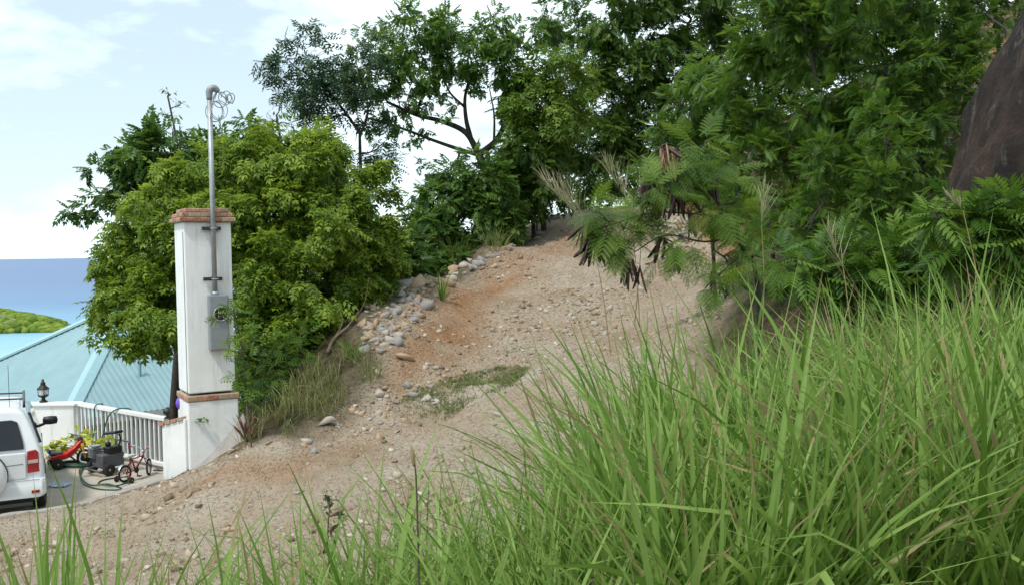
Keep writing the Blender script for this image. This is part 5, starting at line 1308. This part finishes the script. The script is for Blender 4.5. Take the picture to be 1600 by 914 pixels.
# gravel, too small to count
RP = np.array(ROAD)
def in_plan(n, poly, x0, x1, y0, y1, pw=1.0):
    x = rng.uniform(x0, x1, n); y = y0 + (y1 - y0) * rng.random(n) ** pw
    k = in_poly(x, y, poly); return x[k], y[k]
gx_, gy_ = in_plan(60000, ROAD, -13, 5.5, 5, 30, 0.9)
edge_ = np.array(plan([(575, 540), (600, 490), (655, 440), (752, 402)]))
dens = 0.32 + 1.2 * fbm(gx_ * 0.7, gy_ * 0.7, 3, 40) + 0.5 * np.clip(1 - dist_line(gx_, gy_, edge_) / 1.2, 0, 1) - 0.45 * np.clip(1 - dist_line(gx_, gy_, ctr[3:7]) / 0.7, 0, 1)
k = rng.random(len(gx_)) < np.clip(dens, 0.05, 1); gx_, gy_ = gx_[k], gy_[k]
n = len(gx_); gz_ = ground_z(gx_, gy_)
M['gravel'] = leafmat('gravel', (0.20, 0.145, 0.10), (0.35, 0.27, 0.195), (0.50, 0.44, 0.37), 0.0, rough=0.95, spec=0.1)
Vs, Fs, Ts, nn = [], [], [], 0
GT = [stone_template(100 + k, 0.6, 9) for k in range(5)]
which = rng.integers(0, 5, n); size = (0.012 + 0.055 * rng.random(n) ** 3.5) * (0.85 + 0.5 * np.clip(2.5 * fbm(gx_ * 0.7, gy_ * 0.7, 3, 40), 0, 1))
for k in range(5):
    s = which == k
    V, F, T = scatter(GT[k], np.stack([gx_, gy_, gz_ - 0.05 * size], -1)[s], unit(rng.normal(size=(s.sum(), 3)) * (1, 1, 0.15)), np.tile([0, 0, 1.0], (s.sum(), 1)) + rng.normal(size=(s.sum(), 3)) * 0.25, size[s], np.clip(rng.normal(0.45, 0.28, s.sum()), 0, 0.93))
    Vs.append(V); Fs.append(F + nn); Ts.append(T); nn += len(V)
tag(link('gravel', np_mesh('gravel', np.vstack(Vs), [np.vstack(Fs)], M['gravel'], np.concatenate(Ts))), 'loose gravel strewn over the dirt road', 'gravel', kind='stuff')

# dead branch lying on the rubble edge
mb = MB()
pts = [on_ground(*q) + (0, 0, 0.06) for q in ((512, 558), (522, 535), (545, 515), (560, 492))]
mb.tube(smooth_path(pts, 5), np.linspace(0.035, 0.012, 16), 6)
q = pts[2]; mb.tube(smooth_path([q, q + (0.25, 0.1, 0.35), q + (0.35, 0.1, 0.8)], 4), np.linspace(0.012, 0.004, 9), 5)
q = pts[1]; mb.tube(smooth_path([q, q + (0.1, 0.3, 0.3), q + (-0.1, 0.5, 0.7)], 4), np.linspace(0.012, 0.004, 9), 5)
tag(mb.build('dead_branch', M['twig'], smooth=True), 'dead grey branch lying along the left edge of the rubble', 'branch')

# ------------------------------------------------------------------ grass blades
def blades(base, az, th0, length, width, bend, kink=None, seg=7, twist=0.0, power=1.6):
    n = len(base); t = np.linspace(0, 1, seg + 1)
    th = th0[:, None] - bend[:, None] * t[None] ** power
    if kink is not None:
        kp, ka = kink
        th = th - ka[:, None] * (t[None] > kp[:, None])
    th = np.clip(th, -1.5, 1.56)
    st_ = (length / seg)[:, None]
    h = np.stack([np.cos(az), np.sin(az), np.zeros(n)], 1)
    ch = np.concatenate([np.zeros((n, 1)), np.cumsum(np.cos(th[:, :-1]) * st_, 1)], 1)
    cz = np.concatenate([np.zeros((n, 1)), np.cumsum(np.sin(th[:, :-1]) * st_, 1)], 1)
    C_ = base[:, None] + ch[..., None] * h[:, None] + cz[..., None] * np.array([0, 0, 1.0])
    prof = np.interp(t, [0, 0.15, 0.45, 0.75, 1], [0.45, 0.8, 1.0, 0.7, 0.02])
    tw = rng.normal(size=n)[:, None] * twist * t[None]
    side0 = np.stack([-np.sin(az), np.cos(az), np.zeros(n)], 1)[:, None]
    nrm = -np.sin(th)[..., None] * h[:, None] + np.cos(th)[..., None] * np.array([0, 0, 1.0])
    side = side0 * np.cos(tw)[..., None] + nrm * np.sin(tw)[..., None]
    w = (width[:, None] * prof[None] / 2)[..., None]
    Lf = C_ + side * w + nrm * w * 0.35; Rt = C_ - side * w + nrm * w * 0.35
    V = np.stack([Lf, C_, Rt], 2).reshape(n, -1, 3)
    kk = 3 * (seg + 1); f = []
    for s in range(seg):
        a = s * 3; f += [(a, a + 1, a + 4, a + 3), (a + 1, a + 2, a + 5, a + 4)]
    F = np.array(f)[None] + (np.arange(n) * kk)[:, None, None]
    return V.reshape(-1, 3), F.reshape(-1, 4), kk
def field(base, hmul, az, spread, name, mat, label, width, tintm=0.5, tints=0.2, dry=0.03, seg=7, bend=(0.6, 2.2), th=(1.05, 1.5), kinked=0.25, cat='grass'):
    n = len(base)
    th0 = rng.uniform(*th, n); bd = rng.uniform(*bend, n)
    kp = rng.uniform(0.35, 0.75, n); ka = np.where(rng.random(n) < kinked, rng.uniform(0.5, 1.9, n), 0)
    isdry = rng.random(n) < dry
    V, F, kk = blades(base, az, th0, hmul, np.where(isdry, 0.5, 1.0) * width, bd, (kp, ka), seg, 0.8)
    t_ = np.linspace(0, 1, seg + 1)[None, :, None]
    T = (rng.normal(tintm, tints * 0.85, n) + 0.28 * fbm(base[:, 0] * 1.6, base[:, 1] * 1.6, 2, 17))[:, None, None] + 0.16 * (t_ - 0.4) + np.array([0, 0.10, 0])[None, None, :]      # paler midrib, yellower tip
    T = np.clip(T, 0, 0.93)
    T = np.where(isdry[:, None, None] | ((rng.random(n) < 0.16)[:, None, None] & (t_ > 0.84)), 1.0, T).reshape(-1)
    return tag(link(name, np_mesh(name, V, [F], mat, T, smooth=True)), label, cat, kind='stuff')

SKY_X = [-60, 0, 60, 120, 170, 210, 260, 420, 470, 500, 540, 600, 640, 690, 740, 800, 860, 905, 945, 1000, 1060, 1120, 1180, 1260, 1330, 1400, 1460, 1520, 1600, 1700]
SKY_Y = [840, 825, 830, 835, 880, 890, 880, 890, 870, 800, 760, 800, 770, 810, 790, 770, 740, 660, 485, 440, 440, 430, 410, 400, 430, 430, 400, 385, 350, 330]
LOW_Y = [800, 780, 785, 790, 840, 850, 840, 850, 800, 740, 700, 735, 735, 735, 710, 670, 660, 660, 630, 600, 560, 540, 500, 480, 480, 480, 460, 450, 430, 420]
def tussocks(n, px0, px1, d0, d1, per, wmin, wmax, hlo=0.75, hhi=1.1, hmax=1.7, rad=0.2, dpow=1.0, SY=SKY_Y):
    B, H, A_, W = [], [], [], []
    for k in range(n):
        px = rng.uniform(px0, px1); d = d0 + (d1 - d0) * rng.random() ** dpow
        x = (px - 800) / FPX * d; gz = float(ground_z(np.array([x]), np.array([d]))[0])
        top = -(np.interp(px, SKY_X, SY) - horizon(px)) / FPX * d
        h = min(hmax, (top - gz)) * rng.uniform(hlo, hhi)
        if h < 0.22: continue
        m_ = int(per * rng.uniform(0.6, 1.3)); a = rng.uniform(0, 6.28, m_); r_ = rad * np.sqrt(rng.random(m_))
        bx, by = x + r_ * np.cos(a), d + r_ * np.sin(a)
        B.append(np.stack([bx, by, np.full(m_, gz - 0.03)], 1)); H.append(h * rng.uniform(0.55, 1.12, m_)); A_.append(a + rng.normal(size=m_) * 2.0)
        W.append(rng.uniform(wmin, wmax, m_) * np.clip(h / 1.1, 0.5, 1.15))
    return np.vstack(B), np.concatenate(H), np.concatenate(A_), np.concatenate(W)
# tall guinea grass on the near bank
B, H, A_, W = tussocks(280, 985, 1720, 2.6, 6.2, 28, 0.010, 0.028, 0.75, 1.04)
B2, H2, A2, W2 = tussocks(44, 760, 960, 2.5, 4.2, 26, 0.011, 0.026, 0.7, 0.95)
B3, H3, A3, W3 = tussocks(11, 490, 740, 2.6, 3.6, 9, 0.011, 0.020, 0.8, 1.0)
B6, H6, A6, W6 = tussocks(120, 1130, 1720, 5.8, 8.6, 34, 0.012, 0.022, 0.7, 1.0, 1.3)
field(np.vstack([B, B2, B3, B6]), np.concatenate([H, H2, H3, H6]), np.concatenate([A_, A2, A3, A6]), 0, 'tall_grass', M['grass'],
      'tall green blade grass filling the near bank', np.concatenate([W, W2, W3, W6]), dry=0.02, tintm=0.55, tints=0.27, bend=(0.1, 1.5), th=(1.2, 1.56), kinked=0.14)
# upright blades along the bottom left of the near bank
B4, H4, A4, W4 = tussocks(40, -20, 140, 2.7, 3.5, 9, 0.010, 0.026, 0.75, 1.12, SY=LOW_Y)
B5, H5, A5, W5 = tussocks(64, 150, 510, 2.6, 3.3, 7, 0.010, 0.026, 0.8, 1.12, SY=LOW_Y)
field(np.vstack([B4, B5]), np.concatenate([H4, H5]), np.concatenate([A4, A5]), 0, 'edge_grass', M['grass'], 'scattered upright grass blades along the lower left edge', np.concatenate([W4, W5]), tintm=0.55, dry=0.02, bend=(0.0, 0.7), th=(1.2, 1.55), kinked=0.05)
# low tangle where the tall grass thins out to the left
B, H, A_, W = tussocks(250, 495, 1000, 2.6, 4.2, 22, 0.006, 0.020, 0.7, 1.03, 1.6, 0.22, SY=LOW_Y)
field(B, H, A_, 0, 'low_grass', M['grass'], 'low tangled grass in front of the dirt road', W, tintm=0.55, dry=0.07, seg=5, bend=(0.2, 1.7), th=(1.0, 1.55))
# finer undergrowth grass between the tussocks
B, H, A_, W = tussocks(380, 760, 1720, 2.4, 6.5, 26, 0.004, 0.010, 0.35, 0.75, 1.0, 0.22)
field(B, H, A_, 0, 'undergrowth_grass', M['grass'], 'fine tangled grass growing low between the tall blades', W, tintm=0.36, dry=0.12, seg=5, bend=(0.4, 2.4), th=(0.7, 1.5))
# wispy half-dry grass on the bank right of the pillar
def pixel_field(poly, n, box=None):
    pl_ = np.array(plan(poly)) if box is None else np.array(box)
    x = rng.uniform(pl_[:, 0].min() - 0.3, pl_[:, 0].max() + 0.3, n); y = rng.uniform(pl_[:, 1].min() - 0.3, pl_[:, 1].max() + 0.3, n)
    q = np.stack([x, y, ground_z(x, y) - 0.01], 1); a, b = to_pix(q)
    return q[in_poly(a, b, poly)]
B = pixel_field([(372, 715), (400, 690), (450, 690), (520, 655), (560, 620), (585, 585), (560, 560), (520, 560), (470, 600), (420, 625), (385, 650)], 26000, [(-4.4, 12.4), (-1.9, 17.0)])
keep = fbm(B[:, 0] * 1.8, B[:, 1] * 1.8, 3, 77) > -0.05; B = B[keep][::3]
n = len(B)
field(B, rng.uniform(0.12, 0.55, n), rng.uniform(0, 6.28, n), 0, 'wispy_grass', M['grass_dry'], 'wispy half dry grass on the bank right of the pillar', rng.uniform(0.006, 0.011, n), seg=4, dry=0.0, bend=(0.2, 1.4), th=(1.0, 1.55), tints=0.25)
# low turf patches on the road
for poly, n, lab in (([(605, 640), (650, 610), (700, 590), (780, 575), (830, 575), (800, 605), (740, 625), (700, 660), (640, 665)], 34000, 'low green turf patch in the middle of the dirt road'),
                     ([(770, 555), (800, 535), (835, 540), (810, 552)], 1500, 'small green weed patch on the road above the turf'),
                     ([(135, 835), (175, 828), (180, 840), (150, 845)], 700, 'small turf patch on the dirt near the kerb'),
                     ([(310, 830), (345, 826), (345, 836), (320, 840)], 500, 'small turf patch beside the lone flat stone'),
                     ([(205, 868), (320, 860), (330, 890), (230, 895)], 2200, 'sparse turf on the dirt at the lower left'),
                     ([(700, 742), (745, 735), (750, 748), (715, 752)], 700, 'dry turf patch on the lower road')):
    B = pixel_field(poly, n)
    keep = rng.random(len(B)) < np.clip(0.35 + 1.6 * fbm(B[:, 0] * 2.2, B[:, 1] * 2.2, 4, 91), 0.03, 1); B = B[keep]; n = len(B)
    if n < 3: continue
    field(B, rng.uniform(0.03, 0.10, n), rng.uniform(0, 6.28, n), 0, 'turf', M['turf'], lab, rng.uniform(0.006, 0.011, n), seg=3, dry=0.03, bend=(0.4, 2.0), th=(0.5, 1.4))

# single grass clumps one can point to
def clump(px, py, n, h, w, label, mat=M['grass'], name='grass_clump', spread=0.06, bend=(0.3, 1.6), tint=0.5):
    g = on_ground(px, py); a = rng.uniform(0, 6.28, n); r_ = spread * np.sqrt(rng.random(n))
    base = np.stack([r_ * np.cos(a), r_ * np.sin(a), np.full(n, -0.03)], 1)
    V, F, kk = blades(base, a, rng.uniform(0.9, 1.5, n), h * rng.uniform(0.5, 1.1, n), w * rng.uniform(0.6, 1.1, n), rng.uniform(*bend, n), None, 6, 0.6)
    o = link(name, np_mesh(name, V, [F], mat, np.repeat(np.clip(rng.normal(tint, 0.2, n), 0, 0.93), kk), smooth=True)); o.location = tuple(g)
    return tag(o, label, 'grass clump')
clump(690, 470, 26, 0.75, 0.022, 'broad bladed grass clump growing among the rubble stones')
clump(578, 595, 90, 0.65, 0.008, 'upright brownish grass tuft at the foot of the rubble', M['grass_dry'], spread=0.16, bend=(0.1, 0.9))
clump(552, 560, 30, 0.6, 0.016, 'green grass clump at the lower rubble edge below the lime tree')
clump(775, 392, 60, 0.8, 0.012, 'tall grass tuft under the bush beside the upper road', M['grass_dry'], spread=0.25)
clump(715, 410, 50, 0.9, 0.012, 'straggly grass tuft under the spreading tree', M['grass_dry'], spread=0.3, tint=0.35)
# red-leaved spiky plant at the pillar foot
g = on_ground(386, 690); n = 26; a = rng.uniform(0, 6.28, n)
V, F, kk = blades(np.stack([0.02 * np.cos(a), 0.02 * np.sin(a), np.full(n, 0.0)], 1), a, rng.uniform(0.5, 1.45, n), rng.uniform(0.35, 0.62, n), rng.uniform(0.03, 0.05, n), rng.uniform(0.0, 0.5, n), None, 6, 0.2)
o = link('spiky_plant', np_mesh('spiky_plant', V, [F], M['redleaf'], np.repeat(rng.uniform(0, 0.9, n), kk), smooth=True)); o.location = tuple(g)
tag(o, 'reddish spiky leaved plant at the right foot of the pillar', 'plant')
# weed rooted in the pillar face
wp = pl(0.14, 0.035, P(326, 655, 14.0)[2]); n = 26
V, F, T = scatter(T_SIMPLE, rng.normal(size=(n, 3)) * (0.07, 0.02, 0.03), unit(rand_unit(n) * (1, .5, .6) + np.array([0.2, -0.5, 0])), np.tile([0, -0.4, 1.0], (n, 1)), rng.uniform(0.05, 0.1, n), rng.uniform(0.2, 0.8, n))
o = link('wall_weed', np_mesh('wall_weed', V, [F], M['mid'], T)); o.location = tuple(wp)
tag(o, 'small green weed sprouting from the white pillar face', 'weed')

# seed plumes of the grass
def plume(px, py, d, hpx, lean, label, n=34, stem=0.9, mat=M['plume'], wide=0.5):
    tipb = P(px, py, d); L = hpx * d / FPX
    root = empty('grass_plume', tipb - np.array([0, 0, stem]) + np.array([-lean * 0.3, 0, 0]), label=label, cat='grass plume', group='seeding grass plumes')
    b = np.array(root.location)
    mb = MB(); mb.tube(smooth_path([(0, 0, 0), (tipb - b) * 0.55 + (0.02, 0, 0), tipb - b], 5), np.linspace(0.004, 0.0025, 11), 5); mb.build('stalk', M['straw'], root)
    t = rng.random(n); axis = unit(np.array([lean, 0.1, 1.0]))
    base = (tipb - b) + axis * (t * L * 0.55)[:, None]; a = rng.uniform(0, 6.28, n)
    V, F, kk = blades(base, a, rng.uniform(0.9, 1.45, n), L * (1 - 0.5 * t) * rng.uniform(0.45, 0.8, n), np.full(n, 0.0042), rng.uniform(-0.1, 0.7, n) * wide, None, 5)
    V = V + np.clip(V[:, 2:3] - (tipb - b)[2], 0, 9) * np.array([lean, 0, 0])
    link('seed_head', np_mesh('seed_head', V, [F], mat, np.repeat(rng.random(n) * 0.9, kk)), root)
plume(918, 350, 6.6, 120, -0.5, 'pale seeding grass plume left of the pod shrub', 70, wide=1.0)
plume(978, 310, 6.8, 100, -0.3, 'pale seeding grass plume rising behind the pods', 56, wide=1.0)
plume(1000, 300, 6.5, 60, 0.15, 'small grass plume above the middle of the pod shrub', 24)
plume(1190, 350, 6.0, 90, 0.05, 'wispy pale grass plume left of the low shrub', 30)
plume(1318, 420, 5.0, 100, -0.2, 'whitish grass plume standing above the tall grass', 34)
plume(1505, 330, 5.6, 50, -0.5, 'short tan grass plume at the foot of the boulder', 26)
# single seed stalk in front of the road
b = P(655, 905, 2.9); root = empty('grass_stalk', b, label='single dark grass stalk with a narrow spike in the foreground', cat='grass stalk')
mb = MB(); mb.tube(smooth_path([(0, 0, -0.9), P(652, 800, 2.9) - b, P(645, 712, 2.9) - b], 6), np.linspace(0.004, 0.0022, 13), 6); mb.build('stalk', M['bark'], root)
mb = MB(); mb.tube(smooth_path([P(647, 728, 2.9) - b, P(645, 712, 2.9) - b, P(642, 692, 2.9) - b], 4), [0.003, 0.005, 0.006, 0.007, 0.007, 0.0065, 0.005, 0.003, 0.001], 7); mb.build('spike', M['straw'], root, smooth=True)
# twiggy weed at the left end of the near grass
g = P(515, 900, 3.4)
make_tree('twiggy_weed', 'thin twiggy weed with tiny dark leaves in front of the dirt', 'weed', g - np.array([0, 0, 0.6]), [g, P(512, 840, 3.4), P(515, 790, 3.4)],
    px_clumps([(515, 790, 14, 3.4, .6), (520, 825, 16, 3.4, .6), (508, 860, 14, 3.4, .6), (530, 800, 10, 3.4, .5), (512, 775, 8, 3.4, .5)], jit=0.05), T_SIMPLE, M['dark'], M['twig'], 2200, 0.022, 0.1, 0.004, sub=4, twigs=0.8, leaf_name='leaves', trunk_name='stem')
# yellow-green croton by the railing, every leaf its own piece
cr = deck(128, 722)
cro = empty('croton_plant', cr, label='yellow green croton plant in front of the white railing', cat='plant')
mb = MB()
for k in range(7): mb.tube([(0.06 * math.cos(k), 0.04 * math.sin(k), 0), (0.45 * math.cos(k * 0.9), 0.10 * math.sin(k), 0.28)], 0.010, 5)
mb.build('stem', M['bark'], cro)
lm = []
for k in range(5):
    V = LEAF_V * (0.9, 1, 1.3); lm.append(np_mesh('leaf', V, [LEAF_F], M['croton'], np.full(5, [0.1, 0.35, 0.55, 0.75, 0.93][k]), smooth=True))
for k in range(170):
    o = link('leaf', lm[rng.integers(0, 5)], cro)
    u = rng.uniform(-1, 1); az = rng.uniform(0, 6.28)
    o.location = (0.60 * u, rng.uniform(-0.2, 0.10), 0.12 + 0.46 * rng.random() * (1.15 - 0.7 * abs(u - 0.1)))
    o.rotation_euler = (rng.uniform(-0.3, 0.8), rng.normal() * 0.3, az); s_ = rng.uniform(0.16, 0.27); o.scale = (s_ * 1.15, s_, s_)
print('TRI', TRI, sum(len(q.polygons) for q in bpy.data.meshes))
